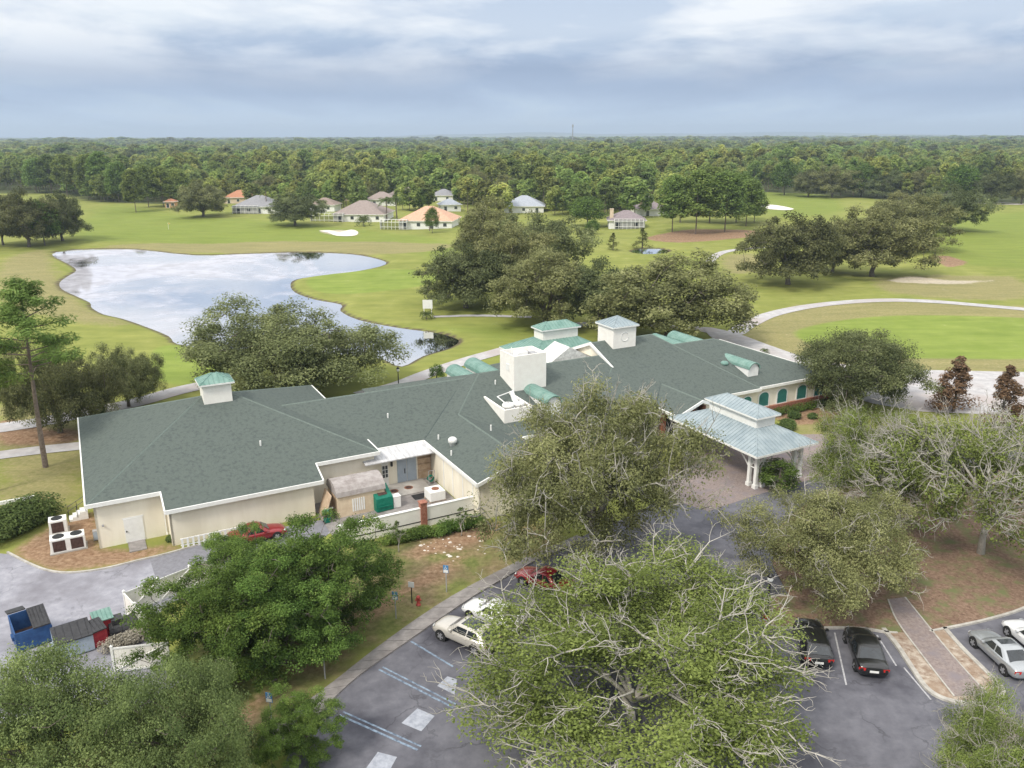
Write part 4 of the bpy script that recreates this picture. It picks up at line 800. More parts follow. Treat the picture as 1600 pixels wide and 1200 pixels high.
def screen(name, label, p, q, h=1.8, cross=True, gate=False):
    a, b = G(*p), G(*q); d = b-a; L_ = d.length; t_ = thing(name, label, 'fence', a, math.atan2(d.y, d.x)); n = max(1, round(L_/2.3))
    for i in range(n+1): pst = MB().box(i*L_/n-.07, i*L_/n+.07, -.07, .07, 0, h+.12).build('post', M['white'], t_); MB().add([(i*L_/n-.09, -.09, h+.12), (i*L_/n+.09, -.09, h+.12), (i*L_/n+.09, .09, h+.12), (i*L_/n-.09, .09, h+.12), (i*L_/n, 0, h+.24)], [(0, 1, 4), (1, 2, 4), (2, 3, 4), (3, 0, 4), (3, 2, 1, 0)]).build('post_cap', M['white'], pst)
    for i in range(n):
        x0, x1 = i*L_/n+.07, (i+1)*L_/n-.07
        m_ = max(3, int((x1-x0)/.3))
        for j in range(m_): MB().box(x0+(x1-x0)*j/m_+.006, x0+(x1-x0)*(j+1)/m_-.006, -.02, .02, .1, h).build('board', M['offwhite'], t_)
        for z in (.1, h-.1): MB().box(x0, x1, -.06, -.022, z, z+.12).build('rail', M['white'], t_)
        if cross:
            MB().tube([(x0, -.05, .2), (x1, -.05, h-.1)], .05, 4).build('brace', M['white'], t_)
screen('vinyl_fence', 'white board fence with crossed braces along the service drive', (197, 960), (345, 900))
screen('vinyl_fence', 'white fence panel at the bin enclosure side facing the tank', (197, 960), (232, 1000), cross=False)
screen('vinyl_fence', 'white fence panel low in front of the bins near leaves', (178, 1050), (264, 1040))

# ------------------------------------------------------------------ cars
def paint(name, c, metal=.2):
    m = mat(name, tuple(x*.96 for x in c), c, 2., .28, spec=.5, metal=metal); m.node_tree.nodes['Principled BSDF'].inputs['Coat Weight'].default_value = .7; m.node_tree.nodes['Principled BSDF'].inputs['Coat Roughness'].default_value = .06; return m
def car(label, m, pos, heading, L_=4.8, W_=1.82, H_=1.46, suv=False, sunroof=False, rear_lights=True, group='cars parked by the clubhouse'):
    t_ = thing('parked_car', label, 'car', pos, heading, group)
    hl, hw = L_/2, W_/2; zb = .24 if not suv else .3; belt = .92 if not suv else 1.06; hood = .90 if not suv else 1.05; deck = 1.02 if not suv else 1.1
    # stations from rear (-x) to front (+x): x, half width, bottom, shoulder height, centre top
    S = [(-hl, .80, .42, .70, .74), (-hl+.05, .90, .32, deck-.12, deck-.06), (-hl+.28, .965, zb, deck-.05, deck+.01), (-hl+.75, .995, zb, belt+.04, deck+.02), (-.7, 1., zb, belt, deck-.02), (.1, 1., zb, belt, belt+.05), (hl-1.55, 1., zb, belt-.01, belt+.06), (hl-.95, .985, zb, hood-.10, hood+.03), (hl-.45, .95, zb, hood-.18, hood-.05), (hl-.14, .86, .3, hood-.28, hood-.18), (hl-.02, .72, .36, hood-.38, hood-.32), (hl, .6, .42, .50, .52)]
    b_ = MB(); ring = []
    for x, wf, z0, zs, zt in S:
        w = hw*wf; half = [(w*.86, z0), (w*.97, z0+.12), (w, (z0+zs)*.5), (w*.985, zs-.08), (w*.93, zs), (w*.6, zt-.01), (0, zt)]
        pts = half+[(-y, z) for y, z in half[-2::-1]]; ring.append([(x, y, z) for y, z in pts])
    k = len(ring[0])
    for r_ in ring: b_.v += r_
    for i in range(len(ring)-1):
        for j in range(k-1): b_.f.append((i*k+j, i*k+j+1, (i+1)*k+j+1, (i+1)*k+j))
        b_.f.append((i*k+k-1, i*k, (i+1)*k, (i+1)*k+k-1))
    b_.f.append(tuple(range(k))); b_.f.append(tuple((len(ring)-1)*k+j for j in range(k))[::-1])
    body = b_.build('body', m, t_, True)
    md = body.modifiers.new('subd', 'SUBSURF'); md.levels = md.render_levels = 1
    # greenhouse
    if suv: xb0, xb1, xt0, xt1 = -hl+.12, hl-1.35, -hl+.75, hl-2.2
    else: xb0, xb1, xt0, xt1 = -hl+.72, hl-1.35, -hl+1.65, hl-2.15
    wb_, wt = hw*.93, hw*.70; zt = H_; z0 = belt-.02
    cb = MB(); rows = []
    for f, z in ((0, z0), (.55, z0+(zt-z0)*.55), (.88, zt-.06), (1., zt)):
        e = f**1.12; x0, x1 = xb0+(xt0-xb0)*e, xb1+(xt1-xb1)*e; w = wb_+(wt-wb_)*e
        if f == 1.: x0 += .12; x1 -= .12; w -= .12
        c_ = .10; rows.append([(x0, -w+c_, z), (x0+c_, -w, z), (x1-c_*1.6, -w, z), (x1, -w+c_*2.5, z), (x1, w-c_*2.5, z), (x1-c_*1.6, w, z), (x0+c_, w, z), (x0, w-c_, z)])
    k = 8
    for r_ in rows: cb.v += r_
    for i in range(3):
        for j in range(k): cb.f.append((i*k+j, i*k+(j+1) % k, (i+1)*k+(j+1) % k, (i+1)*k+j))
    cb.f.append(tuple(3*k+j for j in range(k))); cabin = cb.build('cabin', m, t_, True)
    def P(f, j): # point on greenhouse side
        e = f**1.12; return xb0+(xt0-xb0)*e, xb1+(xt1-xb1)*e, wb_+(wt-wb_)*e, z0+(zt-z0)*f
    def glassq(name, pts, off): MB().add([Vector(p)+Vector(off) for p in pts], [tuple(range(len(pts)))]).build(name, M['glass'], t_, fixn=True)
    r0_, f0_, w0, za = P(.16, 0); r1_, f1_, w1, zc = P(.84, 0)
    glassq('windscreen', [(f0_, -w0+.22, za), (f0_, w0-.22, za), (f1_, w1-.22, zc), (f1_, -w1+.22, zc)], (.02, 0, .015))
    glassq('rear_window', [(r0_, w0-.14, za), (r0_, -w0+.14, za), (r1_, -w1+.14, zc), (r1_, w1-.14, zc)], (-.02, 0, .015))
    for s in (-1, 1):
        mid0, mid1 = (r0_+f0_)/2-.05, (r1_+f1_)/2-.05
        glassq('side_window', [(mid0+.05, s*w0, za), (f0_-.42, s*w0, za), (f1_-.25, s*w1, zc), (mid1+.05, s*w1, zc)], (0, s*.022, 0))
        glassq('side_window', [(r0_+.42, s*w0, za), (mid0-.05, s*w0, za), (mid1-.05, s*w1, zc), (r1_+.28, s*w1, zc)], (0, s*.022, 0))
        MB().box(f0_-.45, f0_-.27, s*(hw+.02)-(.1 if s > 0 else .1), s*(hw+.02)+.1, belt+.02, belt+.16).build('mirror', m, t_, bevel=.03)
        MB().add([(hl-.1, s*hw*.52, hood-.30), (hl-.26, s*hw*.9, hood-.27), (hl-.42, s*hw*.93, hood-.2), (hl-.2, s*hw*.55, hood-.18)], [(0, 1, 2, 3)]).build('headlight', M['lens'], t_).location = (.04, s*.015, .05)
        MB().add([(-hl+.02, s*hw*.50, deck-.16), (-hl+.10, s*hw*.93, deck-.16), (-hl+.13, s*hw*.93, deck-.36), (-hl+.02, s*hw*.55, deck-.36)], [(0, 1, 2, 3)]).build('tail_light', M['red'], t_).location = (-.03, s*.02, .02)
        for x in (hl-.95, -hl+.98):
            rr = .33 if not suv else .37; y = s*(hw-.12)
            ad = MB().tube([(x, s*(hw-.3), rr+.01), (x, s*(hw+.008), rr+.01)], rr+.07, 20).build('wheel_arch', M['rubber'], t_)
            w_ = MB().tube([(x, y-.1*s, rr), (x, y+.14*s, rr)], rr, 20).build('wheel', M['rubber'], t_)
            MB().tube([(x, y+.1*s, rr), (x, y+.15*s, rr)], rr*.68, 16).build('rim', M['rim'], w_)
            for q in range(5): an = q*2*math.pi/5; MB().tube([(x+math.cos(an)*.24, y+.152*s, rr+math.sin(an)*.24), (x+math.cos(an+.35)*.17, y+.152*s, rr+math.sin(an+.35)*.17)], .05, 4).build('spoke_gap', M['rubber'], w_)
        for x in (.25, -.75): MB().box(x, x+.2, s*(hw+.005)-.02, s*(hw+.005)+.02, belt-.16, belt-.12).build('door_handle', m, t_)
    MB().box(-hl-.015, -hl+.03, -.26, .26, .58, .72).build('number_plate', M['white'], t_)
    MB().box(hl-.16, hl+.015, -.45, .45, .40, .52).build('grille', M['black'], t_)
    if sunroof: MB().box(xt0+.35, xt1-.2, -wt+.16, wt-.16, zt+.001, zt+.012).build('sunroof', M['glass'], t_)
    return t_
sd_ = (G(590, 1046)-G(705, 1105)).normalized(); hd = math.atan2(sd_.y, sd_.x); rt = Vector((sd_.y, -sd_.x, 0))
pc1, pc2, pc3 = paint('champagne_paint', (.56, .53, .48)), paint('white_paint_car', (.74, .75, .76), 0), paint('dark_red_paint', (.26, .012, .016))
pc4, pc5 = paint('black_paint', (.009, .009, .010), 0), paint('silver_paint', (.43, .45, .47), .5)
wf = G(687, 1001); car('champagne crossover with glass sunroof parked beside a blue bay line', pc1, wf-sd_*1.4+rt*.92, hd, 4.75, 1.88, 1.62, True, True)
wf = G(733, 969); car('white sedan half under leaves next to champagne crossover', pc2, wf-sd_*1.42+rt*.92, hd, 4.9, 1.85, 1.47)
wf = G(814, 915); car('dark red sedan under the olive oak nearest the entrance', pc3, wf-sd_*1.4+rt*.9, hd, 4.7, 1.82, 1.45)
fl, rl_ = G(1316, 1003), G(1332, 1049); d = (fl-rl_).normalized(); h2 = math.atan2(d.y, d.x); r2 = Vector((d.y, -d.x, 0)); c2 = (fl+rl_)/2+r2*.93
car('black sedan with red tail lights left of the brick walk', pc4, c2, h2, 4.95, 1.88, 1.46)
car('black car half hidden by the big pale-branched tree', pc4, c2-r2*3.15+d*.3, h2, 4.85, 1.85, 1.5, True)
fl, rl_ = G(1515, 1011), G(1565, 1058); d = (fl-rl_).normalized(); h3 = math.atan2(d.y, d.x); r3 = Vector((d.y, -d.x, 0)); c3 = (fl+rl_)/2+r3*.93
car('silver sedan with open sunroof right of the brick walk', pc5, c3, h3, 4.85, 1.85, 1.46, sunroof=True)
car('white car cut off at the right edge of the picture', pc2, c3+r3*3.0+d*.9, h3, 4.8, 1.85, 1.47)
car('maroon car parked against the bay wall behind the bright green tree', pc3, G(402, 842), TH+R(2), 4.6, 1.8, 1.45)

# ------------------------------------------------------------------ signs, lamps, hydrant
def handicap(px, py, h, label, blank=False, post='greypost'):
    t_ = thing('parking_sign', label, 'sign', G(px, py), R(-14), 'signs along the sidewalk'); MB().box(-.035, .035, -.02, .02, 0, h).build('post', M[post], t_)
    if blank: MB().box(-.22, .22, -.05, -.022, h-.3, h+.12).build('plate', M['white'], t_); return
    p = MB().box(-.2, .2, -.05, -.022, h-.5, h+.12).build('plate', M['signblue'], t_)
    MB().box(-.17, .17, -.056, -.05, h-.47, h-.25).build('white_panel', M['white'], p)
    s = MB(); s.tube([(-.02, -.058, h+.05), (-.02, -.058, h-.07), (.07, -.058, h-.08), (.1, -.058, h-.18)], .018, 4); s.tube([(.03+.08*math.cos(t)-.05, -.058, h-.12+.08*math.sin(t)) for t in np.linspace(2.2, 5.6, 8)], .015, 4); s.tube([(-.02, -.058, h+.065), (-.02, -.058, h+.09)], .022, 5); s.build('wheelchair_symbol', M['white'], p)
handicap(696, 925, 2.1, 'blue wheelchair parking sign farthest up the lawn'); handicap(617, 966, 2.0, 'blue wheelchair parking sign beside the small white sign')
handicap(506, 1060, 2.1, 'blue wheelchair parking sign in the middle of the sidewalk'); handicap(423, 1133, 2.1, 'blue wheelchair parking sign nearest the bottom-left trees')
handicap(642, 942, 1.6, 'small white sign on a dark post next to red hydrant', True, 'black')
hy = thing('fire_hydrant', 'faded red fire hydrant beside a white sign on the lawn', 'hydrant', G(652, 945)); MB().lathe([(.18, 0), (.18, .05), (.12, .08), (.12, .55), (.16, .57), (.14, .68), (.05, .76)], 14).build('barrel', M['hydrant'], hy, True); MB().tube([(-.22, 0, .42), (.22, 0, .42)], .07, 8).build('nozzle', M['hydrant'], hy)
def lamp(pos, h, label, r_=.06):
    t_ = thing('lamp_post', label, 'street lamp', pos); MB().lathe([(.16, 0), (.14, .35), (r_+.02, .5), (r_, h-.55), (r_+.03, h-.5)], 12).build('pole', M['black'], t_, True)
    MB().lathe([(.10, 0), (.19, .12), (.21, .3), (.15, .42)], 14, (0, 0, h-.5)).build('globe', M['lens'], t_, True); MB().lathe([(.23, 0), (.18, .1), (.05, .2), (.02, .3)], 14, (0, 0, h-.1)).build('cap', M['black'], t_, True)
    return t_
lamp(G(1194, 984), 4.1, 'black lamp post at the mulch bed beside the car park')
lamp(G(622, 606), 2.8, 'short black lamp post beside the cart path behind the clubhouse')
lamp(G(950, 520), 4., 'white globe lamp post behind the main cupola')
ne = thing('no_entry_sign', 'round red no entry sign beside the black lamp post', 'sign', G(1195, 989), R(-30)); MB().box(-.03, .03, -.02, .02, 0, 1.2).build('post', M['greypost'], ne)
MB().tube([(0, -.03, .95), (0, -.06, .95)], .36, 20).build('disc', M['signred'], ne); MB().box(-.27, .27, -.068, -.06, .88, 1.02).build('white_bar', M['white'], ne)
ts = thing('tee_sign', 'white square sign above palm clump by the pond', 'sign', G(668, 495)); MB().box(-.9, .9, -.06, .06, 1.6, 3.2).build('board', M['white'], ts)
for x in (-.7, .7): MB().box(x-.06, x+.06, -.05, .05, 0, 1.6).build('post', M['white'], ts)
fg = thing('golf_flag', 'thin golf flag standing on the far green', 'flag', G(263, 357)); MB().tube([(0, 0, 0), (0, 0, 2.4)], .05, 5).build('pin', M['white'], fg); MB().add([(0, 0, 2.4), (.9, .1, 2.1), (0, 0, 1.8)], [(0, 1, 2)]).build('pennant', M['yellow'], fg)
tw = thing('radio_mast', 'thin grey radio mast rising above the far forest', 'mast', (170, 2400, 0)); b_ = MB()
for x, y in ((-1.6, -1), (1.6, -1), (0, 1.8)): b_.tube([(x, y, 0), (x*.45, y*.45, 64)], .45, 4)
for k in range(12):
    z = k*5.; f = 1-.55*z/64; g_ = 1-.55*(z+5)/64
    for (x, y), (u, v) in zip(((-1.6, -1), (1.6, -1), (0, 1.8)), ((1.6, -1), (0, 1.8), (-1.6, -1))): b_.tube([(x*f, y*f, z), (u*g_, v*g_, z+5)], .25, 4)
b_.build('lattice', M['greypost'], tw); MB().box(-2.2, 2.2, -2, 2, 56, 62).build('antenna_head', M['greypost'], tw)
rs = MB()
for _ in range(42):
    c = G(rnd.gauss(698, 28), rnd.gauss(853, 14)); s = rnd.uniform(.06, .26); q = rnd.uniform(0, 3); h = s*rnd.uniform(.12, .25); n = 7
    pts = [(c.x+s*rnd.uniform(.6, 1.1)*math.cos(q+i*.9), c.y+s*.8*rnd.uniform(.6, 1.1)*math.sin(q+i*.9)) for i in range(n)]
    rs.add([(*p, -.02) for p in pts]+[(c.x+(p[0]-c.x)*.6, c.y+(p[1]-c.y)*.6, h) for p in pts], [(i, (i+1) % n, n+(i+1) % n, n+i) for i in range(n)]+[tuple(range(n, 2*n))])
tag(rs.build('pale_rubble', M['stone']), 'scattered pale stones on the front lawn', 'rubble', kind='stuff')

# ------------------------------------------------------------------ far houses
M['screen'] = bpy.data.materials.new('insect_screen'); M['screen'].use_nodes = True
_t = M['screen'].node_tree; _o = _t.nodes['Material Output']; _d = _t.nodes.new('ShaderNodeBsdfDiffuse'); _d.inputs[0].default_value = (.03, .035, .045, 1); _tr = _t.nodes.new('ShaderNodeBsdfTransparent'); _m = _t.nodes.new('ShaderNodeMixShader'); _m.inputs[0].default_value = .45
_t.links.new(_tr.outputs[0], _m.inputs[1]); _t.links.new(_d.outputs[0], _m.inputs[2]); _t.links.new(_m.outputs[0], _o.inputs[0])
RC = {'grey': (.27, .27, .29), 'orange': (.42, .20, .12), 'blue': (.20, .24, .31), 'dark': (.15, .13, .14), 'brown': (.27, .21, .18), 'taupe': (.29, .24, .22), 'peach': (.58, .36, .25), 'pale': (.36, .39, .44), 'tan': (.38, .28, .22), 'mauve': (.25, .21, .22)}
for k, c in RC.items(): M['r_'+k] = mat('tile_roof_'+k, tuple(x*.85 for x in c), tuple(min(1, x*1.1) for x in c), 1.5, .9)
M['h_white'] = M['white']; M['h_beige'] = mat('beige_house_wall', (.60, .48, .36), (.68, .56, .44), 1., .9); M['h_orange'] = mat('orange_house_wall', (.55, .30, .16), (.62, .36, .2), 1., .9)
HOUSES = []
def cage(parent, x0, x1, y0, y1, h, n):
    c = MB(); zt = h+.9
    xs_ = np.linspace(x0, x1, n+1)
    for x in xs_: c.tube([(x, y0, 0), (x, y0, h)], .07, 4); c.tube([(x, y0, h), (x, y0+.9, zt), (x, y1, zt)], .07, 4)
    for z in (.9, h): c.tube([(x0, y0, z), (x1, y0, z)], .07, 4)
    c.tube([(x0, y0+.9, zt), (x1, y0+.9, zt)], .07, 4); c.tube([(x0, (y0+y1)/2, zt), (x1, (y0+y1)/2, zt)], .07, 4)
    for x in (x0, x1):
        for y in np.linspace(y0, y1, 4)[1:]: c.tube([(x, y, 0), (x, y, zt if y > y0+.9 else h)], .07, 4)
        c.tube([(x, y0, h), (x, y1, h)], .07, 4)
    cg = c.build('pool_cage', M['white'], parent)
    for i in range(n):
        a, b = xs_[i]+.07, xs_[i+1]-.07
        MB().add([(a, y0, .1), (b, y0, .1), (b, y0, h-.08), (a, y0, h-.08)], [(0, 1, 2, 3)]).build('screen_panel', M['screen'], cg); MB().add([(a, y0+.95, zt), (b, y0+.95, zt), (b, y1, zt), (a, y1, zt)], [(0, 1, 2, 3)]).build('screen_panel', M['screen'], cg)
    for x in (x0, x1): MB().add([(x, y0, .1), (x, y1, .1), (x, y1, zt), (x, y0+.9, zt), (x, y0, h)], [(0, 1, 2, 3, 4)]).build('screen_panel', M['screen'], cg)
def house(cx, by, wpx, label, rc, wc, rz=0., cg=None, chim=False, gable=False, dep=.85, wh=3.0):
    g = G(cx, by); g.z = gz(g.x, g.y); dist = g.y*CP+HC*SP; w = wpx*dist/F; d = min(w*dep, 20); HOUSES.append((g.x, g.y, w*.6))
    t_ = thing('house', label, 'house', g, R(rz), 'houses along the fairway'); x0, x1, y0, y1 = -w/2, w/2, 0, d; ov = .6; rh = min(w, d)*.26+.3
    MB().box(x0, x1, y0, y1, -.3, wh).build('wall', M['h_'+wc], t_)
    if gable:
        MB().add([(x0-ov, y0-ov, wh-.15), (0, y0-ov, wh+w*.36), (x1+ov, y0-ov, wh-.15), (x0-ov, y1+ov, wh-.15), (0, y1+ov, wh+w*.36), (x1+ov, y1+ov, wh-.15)], [(0, 1, 4, 3), (1, 2, 5, 4)]).build('roof', M['r_'+rc], t_); MB().add([(x0, y0-.02, wh-.1), (x1, y0-.02, wh-.1), (0, y0-.02, wh+w*.33)], [(0, 1, 2)]).build('gable_wall', M['h_'+wc], t_)
        MB().tube([(0, y0-.05, wh+w*.1), (0, y0-.12, wh+w*.1)], .5, 12).build('round_window', M['window'], t_)
    else:
        k = (d/2+ov); kx = min(k, w/2+ov-.4); r_ = MB().add([(x0-ov, y0-ov, wh), (x1+ov, y0-ov, wh), (x1+ov, y1+ov, wh), (x0-ov, y1+ov, wh), (x0-ov+kx, d/2, wh+rh), (x1+ov-kx, d/2, wh+rh)], [(0, 1, 5, 4), (1, 2, 5), (2, 3, 4, 5), (3, 0, 4), (3, 2, 1, 0)]).build('roof', M['r_'+rc], t_)
        MB().box(x0-ov-.05, x1+ov+.05, y0-ov-.05, y1+ov+.05, wh-.22, wh-.01).build('fascia', M['white'], r_)
    n = max(2, int(w/4.5))
    for i in range(n):
        x = x0+(i+.5)*w/n; f = MB().box(x-.75, x+.75, -.06, 0-.005, .9 if i % 2 else .1, 2.3).build('window', M['white'], t_); MB().box(x-.62, x+.62, -.09, -.061, 1.0 if i % 2 else .2, 2.2).build('pane', M['window'], f)
    if chim: c = MB().box(x0+.3, x0+1.6, 1., 2.3, 0, wh+rh+.6).build('chimney', M['h_beige'], t_); MB().box(x0+.2, x0+1.7, .9, 2.4, wh+rh+.6, wh+rh+.8).build('chimney_cap', M['h_beige'], c)
    if cg: cage(t_, x0+w*cg[0], x0+w*cg[1], -w*cg[2], -.1, 2.6, cg[3])
house(397, 333, 66, 'grey roofed house with screened porch right of the leftmost round oak', 'grey', 'white', -4, (.02, .62, .12, 6))
house(372, 317, 42, 'low house with red-orange tile roof behind the grey roofed one', 'orange', 'beige', 6)
house(378, 296, 30, 'blue-grey roofed house with orange walls far behind the red tile roof', 'blue', 'orange', -8)
house(465, 304, 26, 'small house with dark roof and beige gable above the middle oak', 'dark', 'beige', 10, gable=True)
house(503, 331, 40, 'brown roofed house partly behind the middle oak', 'brown', 'white', -6)
house(560, 346, 80, 'wide taupe roofed house with long white pool cage', 'taupe', 'white', -5, (-.42, .22, .12, 7))
house(535, 313, 22, 'small pink-walled house between palms', 'peach', 'beige', 12)
house(634, 314, 58, 'large taupe roof seen above the palms at the forest edge', 'taupe', 'white', 4)
house(664, 357, 84, 'peach tile roofed house with white pool cage on its left', 'peach', 'white', -7, (-.32, .18, .13, 7))
house(704, 329, 32, 'pale blue-grey roofed house just behind the peach roof', 'pale', 'white', 12)
house(818, 331, 62, 'pale grey roof tip showing above the large oak group', 'pale', 'white', -3)
house(858, 299, 46, 'tan roofed white house at the far end of the village road', 'tan', 'white', 8)
house(888, 304, 17, 'small beige house beside a dark round tree at village road', 'tan', 'beige', -10)
house(925, 302, 20, 'small white gabled house right of the dark round tree', 'tan', 'white', 14, gable=True)
house(979, 357, 56, 'mauve roofed house with beige chimney and white pool cage', 'mauve', 'white', -4, (.15, .95, .13, 7), True)
house(1022, 338, 46, 'purple-grey roofed house up behind the mauve roofed one', 'mauve', 'white', 16, chim=True)
house(266, 323, 15, 'small orange-walled house behind pines left of the round oak', 'orange', 'orange', 5)

house(596, 322, 44, 'taupe roofed house hidden behind the pair of palms', 'taupe', 'white', 5)
house(690, 314, 36, 'grey roofed house far behind the pale blue-grey roof', 'grey', 'white', -8)
house(1003, 322, 46, 'mauve roofed house behind the dark oak and chimney house', 'mauve', 'white', 8)
house(332, 302, 30, 'blue-grey roofed house behind the leftmost round oak', 'blue', 'beige', -5)
house(775, 318, 44, 'brown roofed house behind the back of the central oaks', 'brown', 'white', 6)

# ------------------------------------------------------------------ trees
class TB:
    """tree builder: wood in an MB, leaves in numpy arrays"""
    def __init__(s, seed): s.r = np.random.default_rng(seed); s.w = MB(); s.c = []; s.nrm = []; s.sz = []; s.t = []; s.asp = []
    def leaves(s, cen, rad, n, size, flat=.65, up=.6, tint=.5, asp=.62, shell=2.4):
        r_ = s.r; g = r_.normal(size=(n, 3)); g /= np.linalg.norm(g, axis=1)[:, None]+1e-9; q = r_.random(n)**(1/shell); rad = np.array(rad) if hasattr(rad, '__len__') else np.array([rad, rad, rad*flat])
        p = np.array(cen)+g*q[:, None]*rad
        nr = g*.6+np.array([0, 0, up+.35])+r_.normal(size=(n, 3))*.42; nr /= np.linalg.norm(nr, axis=1)[:, None]+1e-9
        s.c.append(p); s.nrm.append(nr); s.sz.append(size*r_.uniform(.6, 1.35, n)); s.t.append(np.clip(tint*.5+r_.random(n)*.5, 0, 1)); s.asp.append(np.full(n, asp))
    def crown_arrays(s):
        p = np.concatenate(s.c); n = np.concatenate(s.nrm); z = np.concatenate(s.sz)[:, None]; t = np.concatenate(s.t); a = np.concatenate(s.asp)[:, None]
        u = s.r.normal(size=p.shape); u -= n*(u*n).sum(1)[:, None]; u /= np.linalg.norm(u, axis=1)[:, None]+1e-9; v = np.cross(n, u)
        V = np.stack([p-u*z*.55, p+v*z*a*.5+n*z*.08, p+u*z*.55, p-v*z*a*.5+n*z*.08], 1).reshape(-1, 3)
        return V, np.arange(len(V)).reshape(-1, 4), np.repeat(t, 4)
    def crown(s, name, m):
        V, Fc, t = s.crown_arrays(); me = np_mesh(name, V, Fc, [m]); at = me.attributes.new('tint', 'FLOAT', 'POINT'); at.data.foreach_set('value', t.astype(np.float32)); return me
    def wood(s, name, m):
        me = bpy.data.meshes.new(name); me.from_pydata(s.w.v, [], s.w.f); me.materials.append(m); me.polygons.foreach_set('use_smooth', [True]*len(me.polygons)); return me
    def merged(s, name, mw, ml):
        V, Fc, t = s.crown_arrays(); wv = np.array(s.w.v); 
        wf = np.array([f for f in s.w.f if len(f) == 4]); me = np_mesh(name, np.concatenate([wv, V]), np.concatenate([wf, Fc+len(wv)]), [mw, ml], mi=np.concatenate([np.zeros(len(wf)), np.ones(len(Fc))]))
        at = me.attributes.new('tint', 'FLOAT', 'POINT'); at.data.foreach_set('value', np.concatenate([np.zeros(len(wv)), t]).astype(np.float32)); return me
def oak(seed, H=10., Rr=9., trunk=2., nc=70, nl=34000, leaf=.24, low=.15, stretch=1., twigs=0, r0=.42, open_=0.):
    """spreading live oak: trunk, crooked limbs to leaf clumps filling an uneven dome"""
    T = TB(seed); r_ = T.r; zc = trunk+(H-trunk)*.30; top = H-zc
    ph = r_.uniform(0, 6.28, 6); T.w.tube([(0, 0, -.2), (r_.normal()*.1, r_.normal()*.1, trunk*.6), (r_.normal()*.2, r_.normal()*.2, trunk*1.15)], [r0*1.35, r0, r0*.85], 9)
    prim = []
    for i in range(9):
        a = i*2*math.pi/9+r_.uniform(-.25, .25); rr = Rr*r_.uniform(.42, .62); e = Vector((rr*math.cos(a), rr*math.sin(a), zc+top*r_.uniform(.05, .5))); m_ = Vector((rr*.4*math.cos(a+.2), rr*.4*math.sin(a+.2), trunk*1.1+(e.z-trunk)*.55))
        T.w.tube([(0, 0, trunk*.95), m_, m_.lerp(e, .5)+Vector((*r_.normal(size=2)*.35, .2)), e], [r0*.55, r0*.42, r0*.3, r0*.16], 6, False); prim.append(e)
    C = []
    tries = 0
    while len(C) < nc and tries < 6000:
        tries += 1
        z = r_.uniform(-.42+low, 1.); a = r_.uniform(0, 2*math.pi); q = r_.uniform(.06, 1.)**.5
        lump = 1+.17*math.sin(2*a+ph[0])+.15*math.sin(3*a+ph[1])+.08*math.sin(5*a+ph[2]+2*z); hr = math.sqrt(max(0, 1-min(abs(z), 1)**2))
        p = np.array([Rr*lump*q*hr*math.cos(a), Rr*lump*stretch*q*hr*math.sin(a), zc+top*.9*z*(q if z > 0 else .8)*(1+.1*math.sin(4*a+ph[3]))])
        if p[2] < trunk*.75: continue
        if any(np.linalg.norm((p-c)*[1, 1, 1.5]) < Rr*.17 for c in C): continue
        C.append(p)
    vol = [r_.uniform(.7, 1.3) for _ in C]; sv = sum(v**2 for v in vol)
    order_ = sorted(range(len(C)), key=lambda i: math.hypot(C[i][0], C[i][1])); nodes = [(e, e) for e in prim]
    for i_ in order_:
        c, v = C[i_], vol[i_]
        rc = Rr*.215*v; tint = np.clip(.5+.35*r_.normal(), 0, 1); n = int(nl*v*v/sv*(1 if r_.random() > open_ else .25))
        if n > 8: # each clump is a handful of sprays
            k = 6
            for j in range(k):
                g = r_.normal(size=3); g /= np.linalg.norm(g); g[2] = abs(g[2])*.8-.2; cc = c+g*rc*.65; T.leaves(cc, rc*r_.uniform(.42, .75), n//k, leaf, .62, .7, float(np.clip(tint+r_.normal()*.15, 0, 1)))
        cv = Vector(c); e = min((q for q, _ in nodes), key=lambda q: (q-cv).length); nodes.append((cv, e))
        T.w.tube([e, e.lerp(cv, .5)+Vector(r_.normal(size=3)*.3), cv], [r0*.15, r0*.11, r0*.06], 4, False)
        for _ in range(twigs):
            d = (cv-Vector((0, 0, zc*.8))).normalized()+Vector(r_.normal(size=3)*.6); d.z = abs(d.z)*.8; d.normalize(); p0 = cv.copy(); ln_ = rc*r_.uniform(.7, 1.25)
            def fork(p, d, l, rad, dep):
                q = p+d*l*.5+Vector(r_.normal(size=3)*l*.08); e_ = q+(d+Vector(r_.normal(size=3)*.3)).normalized()*l*.5; T.w.tube([p, q, e_], [rad, rad*.75, rad*.5], 3, False)
                if dep:
                    for b0 in (q, e_, e_): fork(b0, (d+Vector(r_.normal(size=3)*.55)).normalized(), l*.55, rad*.5, dep-1)
            fork(p0, d, ln_*.8, .065, 2)
    return T
